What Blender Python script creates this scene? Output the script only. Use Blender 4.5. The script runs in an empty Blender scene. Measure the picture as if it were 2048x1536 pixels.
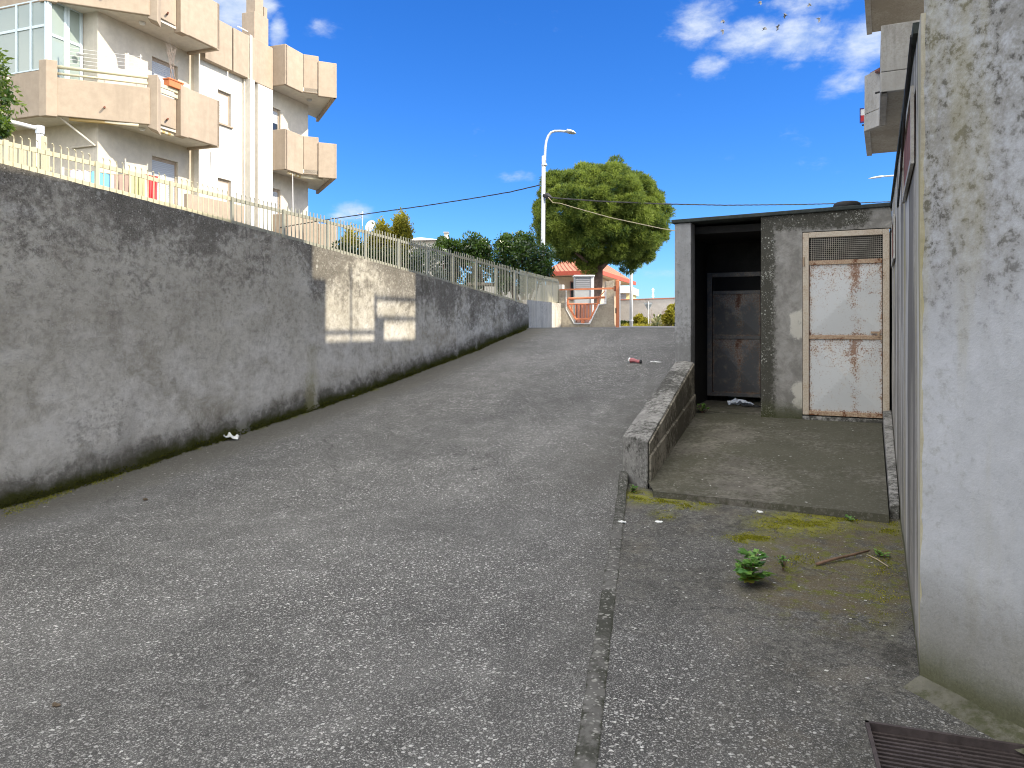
# A concrete driveway climbing between a retaining wall and a small utility hut.
EXPOSURE = 0.93
CLOUD_LO, CLOUD_HI, FILL_CLOUD = (3.5, 4.2, 5.2), (4.9, 5.3, 5.8), (22.6, 21.9, 19.8)
import bpy, bmesh, math, random
import numpy as np
from mathutils import Vector, Matrix, noise as mnoise
from mathutils.geometry import delaunay_2d_cdt

random.seed(7)
RNG = np.random.default_rng(11)
scene = bpy.context.scene
COL = scene.collection
EYE = 1.55          # eye height above the forecourt
FOC = 1500.0        # focal length for a frame 2048 wide
HOR = 650.0         # row of the horizon
ZS = 1.49           # street level at the top of the ramp

# ------------------------------------------------------------------ frames
# a frame is a plan rotation: local x runs along a wall, local y to its left
def frame(ux, uy):
    n = math.hypot(ux, uy)
    return (ux / n, uy / n)
FW = frame(.4368, .8996)      # driveway: x up the ramp, y towards the retaining wall
FB = frame(.3437, .939)       # pale apartment block
F0 = (1.0, 0.0)
def to_world(fr, p):
    ux, uy = fr
    return (p[0] * ux - p[1] * uy, p[0] * uy + p[1] * ux, p[2])
def to_frame(fr, p):
    ux, uy = fr
    return (p[0] * ux + p[1] * uy, -p[0] * uy + p[1] * ux, p[2])
def U(px, py, d, fr=F0):
    """real point d metres ahead of the photographer on the line of sight (px, py)"""
    p = ((px - 1024) / FOC * d, d, EYE - (py - HOR) / FOC * d)
    return to_frame(fr, p)
def on_line(fr, px, y):
    """local x where the sight plane of column px meets the wall plane local y"""
    k = (px - 1024) / FOC
    ux, uy = fr
    return (y * uy + k * y * ux) / (ux - k * uy)
def z_at(fr, x, y, py):
    d = to_world(fr, (x, y, 0))[1]
    return EYE + (HOR - py) / FOC * d

# ------------------------------------------------------------------ mesh builder
class MB:
    def __init__(s):
        s.v, s.f, s.at = [], [], {}
    def add(s, vs, fs):
        o = len(s.v)
        s.v += [tuple(p) for p in vs]
        s.f += [tuple(i + o for i in f) for f in fs]
        return s
    def hexa(s, b, t):
        """4 bottom corners (counter-clockwise) and 4 top corners"""
        return s.add(list(b) + list(t), [(3, 2, 1, 0), (4, 5, 6, 7), (0, 1, 5, 4), (1, 2, 6, 5), (2, 3, 7, 6), (3, 0, 4, 7)])
    def box(s, x0, x1, y0, y1, z0, z1):
        return s.hexa([(x0, y0, z0), (x1, y0, z0), (x1, y1, z0), (x0, y1, z0)],
                      [(x0, y0, z1), (x1, y0, z1), (x1, y1, z1), (x0, y1, z1)])
    def prism(s, poly, z0, z1):
        n = len(poly)
        area = sum(poly[i][0] * poly[(i + 1) % n][1] - poly[(i + 1) % n][0] * poly[i][1] for i in range(n))
        if area < 0: poly = poly[::-1]
        f0 = z0 if callable(z0) else (lambda x, y: z0)
        f1 = z1 if callable(z1) else (lambda x, y: z1)
        vs = [(x, y, f0(x, y)) for x, y in poly] + [(x, y, f1(x, y)) for x, y in poly]
        fs = [tuple(range(n))[::-1], tuple(range(n, 2 * n))] + [(i, (i + 1) % n, n + (i + 1) % n, n + i) for i in range(n)]
        return s.add(vs, fs)
    def wallseg(s, p, q, th, z0, z1, side=1):
        """upright slab from p to q, thickness th to the left (side=1) of p->q"""
        dx, dy = q[0] - p[0], q[1] - p[1]; L = math.hypot(dx, dy)
        nx, ny = -dy / L * th * side, dx / L * th * side
        return s.prism([p, q, (q[0] + nx, q[1] + ny), (p[0] + nx, p[1] + ny)], z0, z1)
    def quad(s, *p):
        return s.add(p, [tuple(range(len(p)))])
    def tube(s, path, r, n=8, cap=True):
        path = [Vector(p) for p in path]
        rr = r if isinstance(r, (list, tuple)) else [r] * len(path)
        o = len(s.v); up = None
        for i, p in enumerate(path):
            t = (path[min(i + 1, len(path) - 1)] - path[max(i - 1, 0)])
            if t.length < 1e-9: t = Vector((0, 0, 1))
            t.normalize()
            if up is None:
                a = Vector((0, 0, 1)) if abs(t.z) < .9 else Vector((1, 0, 0))
                up = (a - t * a.dot(t)).normalized()
            else:
                up = up - t * up.dot(t)
                if up.length < 1e-6: up = t.orthogonal()
                up.normalize()
            bn = t.cross(up)
            for k in range(n):
                a = 2 * math.pi * k / n
                s.v.append(tuple(p + (up * math.cos(a) + bn * math.sin(a)) * rr[i]))
        for i in range(len(path) - 1):
            for k in range(n):
                a = o + i * n + k; b = o + i * n + (k + 1) % n
                s.f.append((a, b, b + n, a + n))
        if cap:
            s.f.append(tuple(o + k for k in range(n))[::-1])
            e = o + (len(path) - 1) * n
            s.f.append(tuple(e + k for k in range(n)))
        return s
    def lathe(s, prof, c, n=20):
        o = len(s.v)
        for r, z in prof:
            for k in range(n):
                a = 2 * math.pi * k / n
                s.v.append((c[0] + r * math.cos(a), c[1] + r * math.sin(a), c[2] + z))
        for i in range(len(prof) - 1):
            for k in range(n):
                a = o + i * n + k; b = o + i * n + (k + 1) % n
                s.f.append((a, b, b + n, a + n))
        return s
    def torus(s, c, R, r, n=28, m=10, sq=1.0):
        o = len(s.v)
        for i in range(n):
            a = 2 * math.pi * i / n
            for j in range(m):
                b = 2 * math.pi * j / m
                q = R + r * math.cos(b)
                s.v.append((c[0] + q * math.cos(a), c[1] + q * math.sin(a), c[2] + r * sq * math.sin(b)))
        for i in range(n):
            for j in range(m):
                s.f.append((o + i * m + j, o + ((i + 1) % n) * m + j, o + ((i + 1) % n) * m + (j + 1) % m, o + i * m + (j + 1) % m))
        return s

ORG = {}     # object name -> (frame, origin in frame)
def set_props(o, label=None, cat=None, group=None, kind=None):
    if label: o['label'] = label
    if cat: o['category'] = cat
    if group: o['group'] = group
    if kind: o['kind'] = kind
def mesh_from(name, mb, org):
    me = bpy.data.meshes.new(name)
    me.from_pydata([(p[0] - org[0], p[1] - org[1], p[2] - org[2]) for p in mb.v], [], mb.f)
    for k, vals in mb.at.items():
        a = me.attributes.new(k, 'FLOAT', 'POINT')
        a.data.foreach_set('value', np.array(vals, dtype=np.float32))
    me.update()
    return me
def finish(o, mat, bevel, smooth, seg=2):
    if mat: o.data.materials.append(mat)
    if smooth:
        o.data.polygons.foreach_set('use_smooth', [True] * len(o.data.polygons))
    if bevel:
        m = o.modifiers.new('bevel', 'BEVEL'); m.width = bevel; m.segments = seg; m.limit_method = 'ANGLE'; m.angle_limit = math.radians(35)
def thing(name, label, cat, fr, org, group=None):
    o = bpy.data.objects.new(name, None); COL.objects.link(o)
    o.empty_display_size = .2
    o.location = to_world(fr, org); o.rotation_euler = (0, 0, math.atan2(fr[1], fr[0]))
    set_props(o, label, cat, group)
    ORG[o.name] = (fr, org)
    return o
def part(name, mb, mat, parent, bevel=0, smooth=False, label=None):
    fr, org = ORG[parent.name]
    o = bpy.data.objects.new(name, mesh_from(name, mb, org)); COL.objects.link(o)
    o.parent = parent
    ORG[o.name] = (fr, org)
    if label: o['label'] = label
    finish(o, mat, bevel, smooth)
    return o
def solo(name, mb, mat, fr, org, label=None, cat=None, group=None, kind=None, bevel=0, smooth=False):
    o = bpy.data.objects.new(name, mesh_from(name, mb, org)); COL.objects.link(o)
    o.location = to_world(fr, org); o.rotation_euler = (0, 0, math.atan2(fr[1], fr[0]))
    ORG[o.name] = (fr, org)
    set_props(o, label, cat, group, kind)
    finish(o, mat, bevel, smooth)
    return o

# ------------------------------------------------------------------ node helpers
class NT:
    def __init__(s, nt):
        s.t = nt; nt.nodes.clear()
    def n(s, typ, inp=None, **props):
        nd = s.t.nodes.new(typ)
        for k, v in props.items(): setattr(nd, k, v)
        for k, v in (inp or {}).items(): s.put(nd.inputs[k], v)
        return nd
    def put(s, sock, v):
        if v is None: return
        if isinstance(v, bpy.types.NodeSocket): s.t.links.new(v, sock)
        elif isinstance(v, (tuple, list)):
            v = tuple(v)
            if sock.type == 'RGBA' and len(v) == 3: v = v + (1,)
            sock.default_value = v
        else:
            if sock.type == 'RGBA': v = (v, v, v, 1)
            elif sock.type == 'VECTOR': v = (v, v, v)
            sock.default_value = v
    def m(s, op, a, b=0.0, c=None, clamp=False):
        nd = s.n('ShaderNodeMath', operation=op, use_clamp=clamp)
        s.put(nd.inputs[0], a); s.put(nd.inputs[1], b)
        if c is not None: s.put(nd.inputs[2], c)
        return nd.outputs[0]
    def add(s, a, b): return s.m('ADD', a, b)
    def sub(s, a, b): return s.m('SUBTRACT', a, b)
    def mul(s, a, b): return s.m('MULTIPLY', a, b)
    def sstep(s, x, lo, hi, a=0.0, b=1.0):
        nd = s.n('ShaderNodeMapRange', interpolation_type='SMOOTHSTEP')
        s.put(nd.inputs['Value'], x)
        if lo > hi: lo, hi, a, b = hi, lo, b, a
        s.put(nd.inputs['From Min'], lo); s.put(nd.inputs['From Max'], hi)
        s.put(nd.inputs['To Min'], a); s.put(nd.inputs['To Max'], b)
        return nd.outputs[0]
    def lin(s, x, lo, hi, a=0.0, b=1.0):
        nd = s.n('ShaderNodeMapRange', interpolation_type='LINEAR', clamp=True)
        for k, v in (('Value', x), ('From Min', lo), ('From Max', hi), ('To Min', a), ('To Max', b)): s.put(nd.inputs[k], v)
        return nd.outputs[0]
    def mix(s, fac, a, b, blend='MIX'):
        nd = s.n('ShaderNodeMix', data_type='RGBA', blend_type=blend)
        s.put(nd.inputs[0], fac); s.put(nd.inputs[6], a); s.put(nd.inputs[7], b)
        return nd.outputs[2]
    def obj(s): return s.n('ShaderNodeTexCoord').outputs['Object']
    def gen(s): return s.n('ShaderNodeTexCoord').outputs['Generated']
    def scl(s, v, sx, sy, sz, loc=(0, 0, 0)):
        nd = s.n('ShaderNodeMapping'); s.put(nd.inputs['Vector'], v)
        nd.inputs['Scale'].default_value = (sx, sy, sz); nd.inputs['Location'].default_value = loc
        return nd.outputs[0]
    def noise(s, v, scale, detail=4, rough=.55, dist=0.0):
        nd = s.n('ShaderNodeTexNoise')
        s.put(nd.inputs['Vector'], v); s.put(nd.inputs['Scale'], scale); s.put(nd.inputs['Detail'], detail)
        s.put(nd.inputs['Roughness'], rough); s.put(nd.inputs['Distortion'], dist)
        return nd.outputs['Fac']
    def vor(s, v, scale, feature='F1', rand=1.0):
        nd = s.n('ShaderNodeTexVoronoi', feature=feature)
        s.put(nd.inputs['Vector'], v); s.put(nd.inputs['Scale'], scale); s.put(nd.inputs['Randomness'], rand)
        return nd
    def attr(s, name):
        return s.n('ShaderNodeAttribute', attribute_name=name).outputs['Fac']
    def sep(s, v):
        nd = s.n('ShaderNodeSeparateXYZ'); s.put(nd.inputs[0], v); return nd.outputs
    def bump(s, h, strength=.3, dist=.02, normal=None):
        nd = s.n('ShaderNodeBump'); s.put(nd.inputs['Height'], h); s.put(nd.inputs['Strength'], strength); s.put(nd.inputs['Distance'], dist)
        if normal is not None: s.put(nd.inputs['Normal'], normal)
        return nd.outputs[0]
    def out(s, col, rough=.85, normal=None, metal=0.0, spec=.3, trans=None, alpha=None):
        b = s.n('ShaderNodeBsdfPrincipled')
        s.put(b.inputs['Base Color'], col); s.put(b.inputs['Roughness'], rough); s.put(b.inputs['Metallic'], metal)
        s.put(b.inputs['Specular IOR Level'], spec)
        if normal is not None: s.put(b.inputs['Normal'], normal)
        if alpha is not None: s.put(b.inputs['Alpha'], alpha)
        res = b.outputs[0]
        if trans is not None:
            t = s.n('ShaderNodeBsdfTranslucent'); s.put(t.inputs['Color'], trans[1])
            mx = s.n('ShaderNodeMixShader'); s.put(mx.inputs[0], trans[0])
            s.t.links.new(res, mx.inputs[1]); s.t.links.new(t.outputs[0], mx.inputs[2]); res = mx.outputs[0]
        o = s.n('ShaderNodeOutputMaterial'); s.t.links.new(res, o.inputs['Surface'])
M = {}
def material(name):
    mt = bpy.data.materials.new(name); mt.use_nodes = True
    M[name] = mt
    return NT(mt.node_tree)
# ------------------------------------------------------------------ materials
def aggregate(name, moss=False):
    """washed aggregate concrete: pale stone chips in a worn grey matrix"""
    t = material(name); v = t.obj()
    warp = t.n('ShaderNodeTexNoise', {'Vector': v, 'Scale': 30.0, 'Detail': 2.0}).outputs['Color']
    vw = t.n('ShaderNodeVectorMath', operation='MULTIPLY_ADD')
    t.put(vw.inputs[0], warp); vw.inputs[1].default_value = (.022, .022, .022); t.put(vw.inputs[2], v)
    v2 = vw.outputs[0]
    big = t.noise(v, .55, 5, .6); mid = t.noise(v, 4.0, 6, .65); fine = t.noise(v, 60, 5, .7)
    lanes = t.noise(t.scl(v, .12, 1.5, 1), 1.0, 3, .5)
    wear = t.add(t.mul(big, .5), t.mul(lanes, .5))
    v1 = t.vor(v2, 41); r1 = t.sep(v1.outputs['Color'])
    chip1 = t.mul(t.sstep(v1.outputs['Distance'], .36, .26), t.sstep(r1[0], .70, .74))
    v3 = t.vor(v2, 84); r3 = t.sep(v3.outputs['Color'])
    chip2 = t.mul(t.sstep(v3.outputs['Distance'], .40, .28), t.sstep(r3[0], .44, .5))
    v4 = t.vor(v2, 150); r4 = t.sep(v4.outputs['Color'])
    chip3 = t.mul(t.sstep(v4.outputs['Distance'], .5, .30), t.sstep(r4[0], .42, .5))
    pits = t.mul(t.sstep(t.vor(v2, 95).outputs['Distance'], .30, .16), t.sstep(t.noise(v, 24, 4, .7), .48, .56))
    worn = t.sstep(t.add(t.mul(mid, .45), t.mul(big, .55)), .34, .60)
    base = t.mix(wear, (.082, .080, .076), (.158, .154, .147))
    base = t.mix(t.sstep(fine, .35, .68), t.mix(.62, base, (.030, .030, .029)), base)
    base = t.mix(t.mul(t.sstep(mid, .45, .7), .35), base, (.175, .172, .165))
    lane2 = t.noise(t.scl(v, .06, .85, 1, (2, 5, 0)), 1.0, 3, .55)
    tone = t.mul(t.lin(lane2, .36, .64, .62 if moss else .74, 1.0 if moss else 1.22), t.lin(t.noise(v, .8, 6, .65), .35, .65, .78, 1.18))
    tn = t.n('ShaderNodeVectorMath', operation='SCALE'); t.put(tn.inputs[0], base); t.put(tn.inputs['Scale'], tone); base = tn.outputs[0]
    stone = t.mix(r1[1], (.40, .39, .37), (.76, .75, .72))
    base = t.mix(t.mul(pits, .8), base, (.022, .022, .021))
    col = t.mix(t.mul(chip3, .7), base, (.33, .325, .31))
    col = t.mix(t.mul(chip2, t.lin(worn, 0, 1, .25, .85)), col, t.mix(r3[1], (.36, .355, .34), (.70, .69, .66)))
    col = t.mix(t.mul(chip1, t.lin(worn, 0, 1, .15, .95)), col, stone)
    sx = t.sep(v)
    if not moss:
        dk = t.mul(t.attr('dirt'), t.lin(t.noise(v, 2.6, 7, .68), .36, .6, .35, 1.0))
        col = t.mix(t.mul(dk, .72), col, t.mix(t.noise(v, 30, 6, .75), (.028, .027, .023), (.135, .128, .112)))
    if moss:
        # worn smooth cement skin with brown dirt, then moss cushions
        dirt = t.sstep(t.noise(v, 1.4, 6, .65), .40, .62)
        cem = t.mix(t.sstep(t.noise(v, 22, 8, .75), .36, .64), (.032, .030, .025), (.17, .162, .138))
        dark = t.sstep(t.noise(v, 4, 7, .7), .42, .60)
        cem = t.mix(t.mul(dark, .8), cem, (.026, .0245, .019))
        cem = t.mix(t.mul(t.sstep(t.noise(v, 2.3, 6, .66), .52, .64), .5), cem, t.mix(t.noise(v, 40, 4, .7), (.10, .085, .06), (.24, .21, .16)))
        skin = t.mul(t.attr('skin'), .95)
        col = t.mix(t.mul(skin, t.lin(dirt, 0, 1, .55, 1.0)), col, cem)
        brown = t.mul(t.attr('mossy'), t.sstep(t.noise(v, 5, 6, .7), .38, .56))
        col = t.mix(t.mul(brown, .75), col, t.mix(t.noise(v, 34, 5, .7), (.05, .04, .018), (.17, .13, .07)))
        mo = t.mul(t.attr('mossy'), t.sstep(t.noise(v, 7.5, 8, .72), .50, .60))
        lush = t.mul(t.attr('lush'), t.sstep(t.noise(v, 11, 7, .7), .40, .52))
        mo = t.m('MAXIMUM', mo, lush)
        mcol = t.mix(t.noise(v, 55, 5, .7), (.035, .042, .006), (.17, .17, .02))
        mcol = t.mix(t.mul(lush, .6), mcol, t.mix(t.noise(v, 70, 3, .6), (.12, .13, .008), (.36, .34, .03)))
        col = t.mix(mo, col, mcol)
    else:
        edge = t.m('MULTIPLY', t.sstep(t.add(sx[1], t.mul(t.sub(mid, .5), .7)), 5.75, 6.35), .75)
        col = t.mix(edge, col, t.mix(t.noise(v, 26, 6, .7), (.05, .046, .036), (.15, .14, .115)))
        med = t.sstep(t.add(t.noise(v, 5, 7, .7), t.mul(t.attr('edge'), .50)), .93, 1.02)
        col = t.mix(med, col, t.mix(t.noise(v, 60, 4, .6), (.03, .032, .006), (.14, .145, .02)))
    # hairline cracks
    cr = t.vor(t.n('ShaderNodeVectorMath', {0: t.n('ShaderNodeTexNoise', {'Vector': v, 'Scale': 1.6, 'Detail': 6.0, 'Roughness': .6}).outputs['Color'], 1: v}, operation='ADD').outputs[0], .55, 'DISTANCE_TO_EDGE').outputs['Distance']
    crm = t.mul(t.sstep(cr, .006, .001), t.sstep(t.noise(v, .35, 2), .50, .60))
    col = t.mix(t.mul(crm, .8), col, (.02, .02, .018))
    grit = t.noise(v, 130, 3, .8)
    col = t.mix(t.mul(t.sstep(grit, .56, .64), .6), col, (.030, .029, .027))
    col = t.mix(t.mul(t.sstep(grit, .42, .34), .5), col, (.42, .41, .385))
    h = t.add(t.add(t.mul(chip1, .5), t.mul(chip2, .3)), t.add(t.mul(fine, .5), t.mul(mid, .9)))
    t.out(col, t.lin(fine, .3, .7, .75, .95), t.bump(h, .55, .012), spec=.25)
aggregate('aggregate')
aggregate('aggregate_mossy', True)

# old render of the retaining wall
t = material('old_render'); v = t.obj()
big = t.noise(v, .55, 6, .62, .3); big2 = t.noise(t.scl(v, 1, 1, 1.4, (4, 2, 6)), .95, 7, .66, .4); big3 = t.noise(t.scl(v, 1, 1, 1.8, (8, 1, 3)), .8, 6, .6, .3)
mid = t.noise(v, 2.6, 8, .70, .3); fine = t.noise(v, 13, 9, .76, .3); grain = t.noise(v, 75, 4, .75)
top, bot = t.attr('top'), t.attr('bot')
c = t.mix(t.sstep(t.add(t.mul(big, .6), t.mul(mid, .4)), .36, .64), (.36, .336, .285), (.54, .515, .450))
c = t.mix(t.mul(t.sstep(fine, .46, .62), .50), c, (.235, .218, .190))
c = t.mix(t.mul(t.sstep(fine, .46, .34), .35), c, (.60, .575, .53))
rosy = t.mul(t.sstep(big3, .53, .66), .35)
c = t.mix(rosy, c, t.mix(fine, (.24, .208, .160), (.40, .355, .29)))
# pale bare plaster, mostly low down
pale = t.mul(t.sstep(t.add(bot, t.mul(t.sub(big, .5), 3.4)), 1.55, .45), t.sstep(t.add(t.mul(mid, .6), t.mul(big2, .4)), .40, .58))
c = t.mix(t.mul(pale, .85), c, t.mix(t.sstep(fine, .35, .65), (.70, .68, .64), (.54, .52, .48)))
wash = t.mul(t.sstep(t.noise(t.scl(v, .8, 1, 2.6, (3, 1, 2)), .9, 6, .62), .55, .68), .6)
c = t.mix(wash, c, (.62, .60, .56))
# black lichen: solid along the coping, thinning into patches below it
dk = t.add(t.add(t.mul(t.sub(big2, .5), 1.9), t.mul(t.sub(fine, .5), 1.25)), t.lin(top, .02, 1.5, .36, -.34))
li = t.sstep(dk, -.04, .42)
c = t.mix(t.mul(li, .87), c, t.mix(t.sstep(t.add(t.mul(grain, .6), t.mul(fine, .4)), .38, .62), (.038, .035, .030), (.235, .216, .185)))
ring = t.vor(v, 12); rr = t.sep(ring.outputs['Color'])
spot = t.mul(t.sstep(t.add(ring.outputs['Distance'], t.mul(t.sub(fine, .5), .5)), .34, .14), t.sstep(rr[0], .70, .78))
c = t.mix(t.mul(spot, t.lin(top, 0, 1.9, .75, .0)), c, (.43, .42, .38))
dots = t.vor(v, 44); dr = t.sep(dots.outputs['Color'])
c = t.mix(t.mul(t.mul(t.sstep(dots.outputs['Distance'], .34, .2), t.sstep(dr[0], .78, .84)), t.lin(top, 0, 2.2, .75, .25)), c, (.56, .54, .49))
wv = t.n('ShaderNodeVectorMath', {0: t.n('ShaderNodeTexNoise', {'Vector': v, 'Scale': 7.0, 'Detail': 5.0}).outputs['Color'], 1: t.scl(v, 2, 2, 2)}, operation='ADD').outputs[0]
worm = t.vor(wv, 3.4, 'DISTANCE_TO_EDGE').outputs['Distance']
c = t.mix(t.mul(t.mul(t.sstep(worm, .05, .012), t.sstep(mid, .44, .6)), .4), c, (.58, .56, .51))
drip = t.mul(t.mul(t.sstep(t.noise(t.scl(v, 3.4, 3.4, .45, (1, 5, 2)), 1.0, 7, .7, .4), .50, .64), t.sstep(fine, .40, .58)), t.lin(top, .1, 1.8, .5, .0))
c = t.mix(drip, c, (.075, .068, .058))
pit = t.mul(t.sstep(t.vor(v, 27).outputs['Distance'], .22, .12), t.sstep(grain, .52, .6))
c = t.mix(t.mul(pit, .55), c, (.07, .064, .055))
# damp dark foot, then moss
foot = t.sstep(t.add(bot, t.mul(t.sub(t.add(t.mul(fine, .6), t.mul(mid, .4)), .5), .95)), .36, .10)
c = t.mix(t.mul(foot, .86), c, t.mix(grain, (.030, .028, .022), (.15, .14, .118)))
ms = t.sstep(t.add(bot, t.mul(t.sub(mid, .5), .30)), .15, .05)
c = t.mix(t.mul(ms, .95), c, t.mix(grain, (.014, .017, .004), (.075, .080, .014)))
X0 = t.add(t.sep(v)[0], t.mul(t.sub(fine, .5), .35))
for x0, w_, amt, cc in ((.62, .16, .5, (.34, .32, .19)), (.72, .06, .35, (.62, .60, .54)), (-.55, .14, .3, (.62, .60, .56)), (-2.05, .18, .4, (.12, .11, .095)), (4.4, .06, .3, (.56, .55, .52)), (5.1, .06, .3, (.56, .55, .52))):
    sm_ = t.mul(t.sstep(t.m('ABSOLUTE', t.sub(X0, x0)), w_, w_ * .2), t.sstep(t.add(bot, t.mul(t.sub(mid, .5), .8)), .95, .25))
    c = t.mix(t.mul(sm_, amt), c, cc)
hb = t.add(t.add(t.mul(mid, .8), t.mul(fine, .9)), t.mul(grain, .4))
t.out(c, .92, t.bump(hb, .6, .02), spec=.15)

def concrete(name, a, b, stain, stain_amt=.6, stain_lo=.5, streaky=0.0, yellow=0.0, moss_foot=0.0, bump=.35, spots=0.0, high=0.0, rim=False, corner=False):
    t = material(name); v = t.obj()
    big = t.noise(v, .9, 5, .6, .3); mid = t.noise(v, 3.4, 7, .68, .2); fine = t.noise(v, 19, 8, .72); grain = t.noise(v, 90, 3, .7)
    c = t.mix(t.sstep(t.add(t.mul(mid, .6), t.mul(big, .4)), .34, .64), a, b)
    c = t.mix(t.mul(t.sstep(fine, .5, .7), .25), c, tuple(x * .55 for x in a))
    st = t.sstep(t.add(t.mul(fine, .45), t.mul(big, .65)), stain_lo, stain_lo + .13)
    c = t.mix(t.mul(st, stain_amt), c, t.mix(grain, tuple(x * .6 for x in stain), tuple(min(1, x * 1.5) for x in stain)))
    if high:
        up_ = t.sstep(t.add(t.attr('bot'), t.mul(t.sub(t.noise(t.scl(v, 1.6, 1.6, .5), 1.0, 6, .65), .5), 5.0)), 1.0, 2.3)
        c = t.mix(t.mul(t.mul(up_, t.sstep(t.add(t.mul(mid, .5), t.mul(fine, .5)), .36, .56)), high), c, t.mix(grain, (.15, .142, .122), (.30, .285, .25)))
        c = t.mix(t.mul(t.mul(up_, t.sstep(fine, .53, .62)), high), c, (.080, .076, .067))
    if streaky:
        s1 = t.noise(t.scl(v, 1.2, 1.2, .14), 1.0, 7, .7); s2 = t.noise(t.scl(v, 1.5, 1.5, .16, (4, 1, 2)), 1.0, 7, .7)
        c = t.mix(t.mul(t.sstep(s1, .44, .58), streaky), c, tuple(x * .38 for x in a))
        c = t.mix(t.mul(t.sstep(s2, .50, .60), streaky * .85), c, (.62, .61, .58))
        s3 = t.noise(t.scl(v, 2.4, 2.4, .25, (2, 7, 1)), 1.0, 5, .65)
        c = t.mix(t.mul(t.sstep(s3, .54, .60), streaky * .8), c, (.085, .08, .075))
    if yellow:
        y1 = t.noise(t.scl(v, 2.6, 2.6, .3, (9, 3, 5)), 1.0, 5, .6)
        c = t.mix(t.mul(t.sstep(y1, .55, .68), yellow), c, (.34, .30, .14))
    if spots:
        r = t.vor(v, 26); q = t.sep(r.outputs['Color'])
        c = t.mix(t.mul(t.mul(t.sstep(r.outputs['Distance'], .42, .22), t.sstep(q[0], .66, .72)), spots), c, (.40, .395, .36))
        r = t.vor(v, 60); q = t.sep(r.outputs['Color'])
        c = t.mix(t.mul(t.mul(t.sstep(r.outputs['Distance'], .42, .26), t.sstep(q[0], .7, .76)), spots), c, (.46, .455, .42))
    if corner:
        cx = t.sep(v)[0]
        cy = t.sstep(t.add(cx, t.mul(t.sub(t.noise(t.scl(v, 4, 4, .9), 1.0, 6, .65), .5), 2.4)), .50, -.05)
        c = t.mix(t.mul(t.mul(cy, .6), t.lin(t.sep(v)[2], .2, 2.6, 1.0, .25)), c, (.36, .31, .13))
    if rim:
        c = t.mix(t.sstep(t.add(t.attr('rim'), t.mul(t.sub(fine, .5), 1.6)), .72, 1.2), c, (.030, .032, .020))
    if moss_foot:
        bot = t.attr('bot')
        d = t.sstep(t.add(bot, t.mul(t.sub(fine, .5), .5)), .34 * moss_foot, .12 * moss_foot)
        c = t.mix(t.mul(d, .8), c, t.mix(grain, (.11, .106, .088), (.30, .29, .25)))
        g = t.sstep(t.add(bot, t.mul(t.sub(mid, .5), .16)), .13 * moss_foot, .03)
        c = t.mix(t.mul(g, .85), c, t.mix(grain, (.035, .038, .014), (.12, .12, .05)))
    t.out(c, .9, t.bump(t.add(t.add(t.mul(mid, .6), t.mul(fine, .6)), t.mul(grain, .3)), bump, .015), spec=.2)
concrete('pier_concrete', (.40, .408, .415), (.515, .527, .545), (.27, .262, .225), .5, .53, yellow=.3, moss_foot=1.9, high=.85)
concrete('side_concrete', (.42, .395, .345), (.54, .51, .45), (.19, .172, .135), .55, .50, streaky=.95, yellow=.9, corner=True, moss_foot=.6)
concrete('pillar_concrete', (.29, .29, .29), (.41, .412, .42), (.13, .128, .12), .6, .53, streaky=.3)
concrete('slab_concrete', (.095, .087, .073), (.185, .172, .146), (.048, .048, .030), .75, .46, spots=.10)
concrete('fillet_concrete', (.10, .097, .075), (.20, .19, .155), (.05, .055, .022), .8, .45)
concrete('kerb_concrete', (.16, .155, .145), (.36, .35, .33), (.035, .034, .028), .9, .50, spots=.4)
concrete('kerb_side', (.26, .235, .19), (.42, .385, .315), (.055, .05, .036), .9, .49)
concrete('seam_concrete', (.095, .092, .086), (.165, .160, .150), (.035, .036, .027), .85, .48, spots=.5, rim=True)
concrete('grey_block', (.36, .345, .32), (.44, .43, .405), (.24, .215, .18), .45, .53, streaky=.2)
concrete('soffit_block', (.34, .31, .26), (.42, .39, .33), (.22, .19, .145), .6, .50)
concrete('stone_wall', (.34, .30, .24), (.52, .47, .38), (.20, .175, .15), .6, .48)
concrete('low_wall', (.58, .53, .44), (.72, .67, .57), (.20, .19, .16), .6, .52, streaky=.22)
concrete('far_wall', (.42, .40, .38), (.50, .48, .46), (.30, .28, .26), .4, .54)
concrete('street', (.11, .11, .11), (.16, .158, .155), (.07, .07, .07), .5, .5)
concrete('garden_soil', (.10, .085, .06), (.16, .14, .10), (.05, .06, .02), .7, .48)
concrete('roof_felt', (.030, .036, .034), (.07, .08, .075), (.02, .022, .02), .5, .5)

# hut render: black mould on one side, bare pale plaster near the door
t = material('hut_render'); v = t.obj()
big = t.noise(v, 1.1, 5, .6, .3); mid = t.noise(v, 4, 7, .7, .3); fine = t.noise(v, 17, 9, .75, .3); grain = t.noise(v, 80, 4, .7)
c = t.mix(t.sstep(mid, .35, .65), (.19, .182, .168), (.32, .31, .29))
edge = t.attr('mould')
li = t.sstep(t.add(t.add(t.mul(fine, .6), t.mul(mid, .25)), t.mul(edge, .42)), .60, .78)
c = t.mix(t.mul(li, .92), c, t.mix(grain, (.016, .016, .012), (.085, .082, .066)))
r = t.vor(v, 30); q = t.sep(r.outputs['Color'])
c = t.mix(t.mul(t.mul(t.sstep(t.add(r.outputs['Distance'], t.mul(t.sub(fine, .5), .5)), .42, .22), t.sstep(q[0], .5, .6)), t.mul(t.mul(li, .8), t.sstep(mid, .44, .54))), c, (.36, .36, .32))
r = t.vor(v, 75); q = t.sep(r.outputs['Color'])
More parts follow.
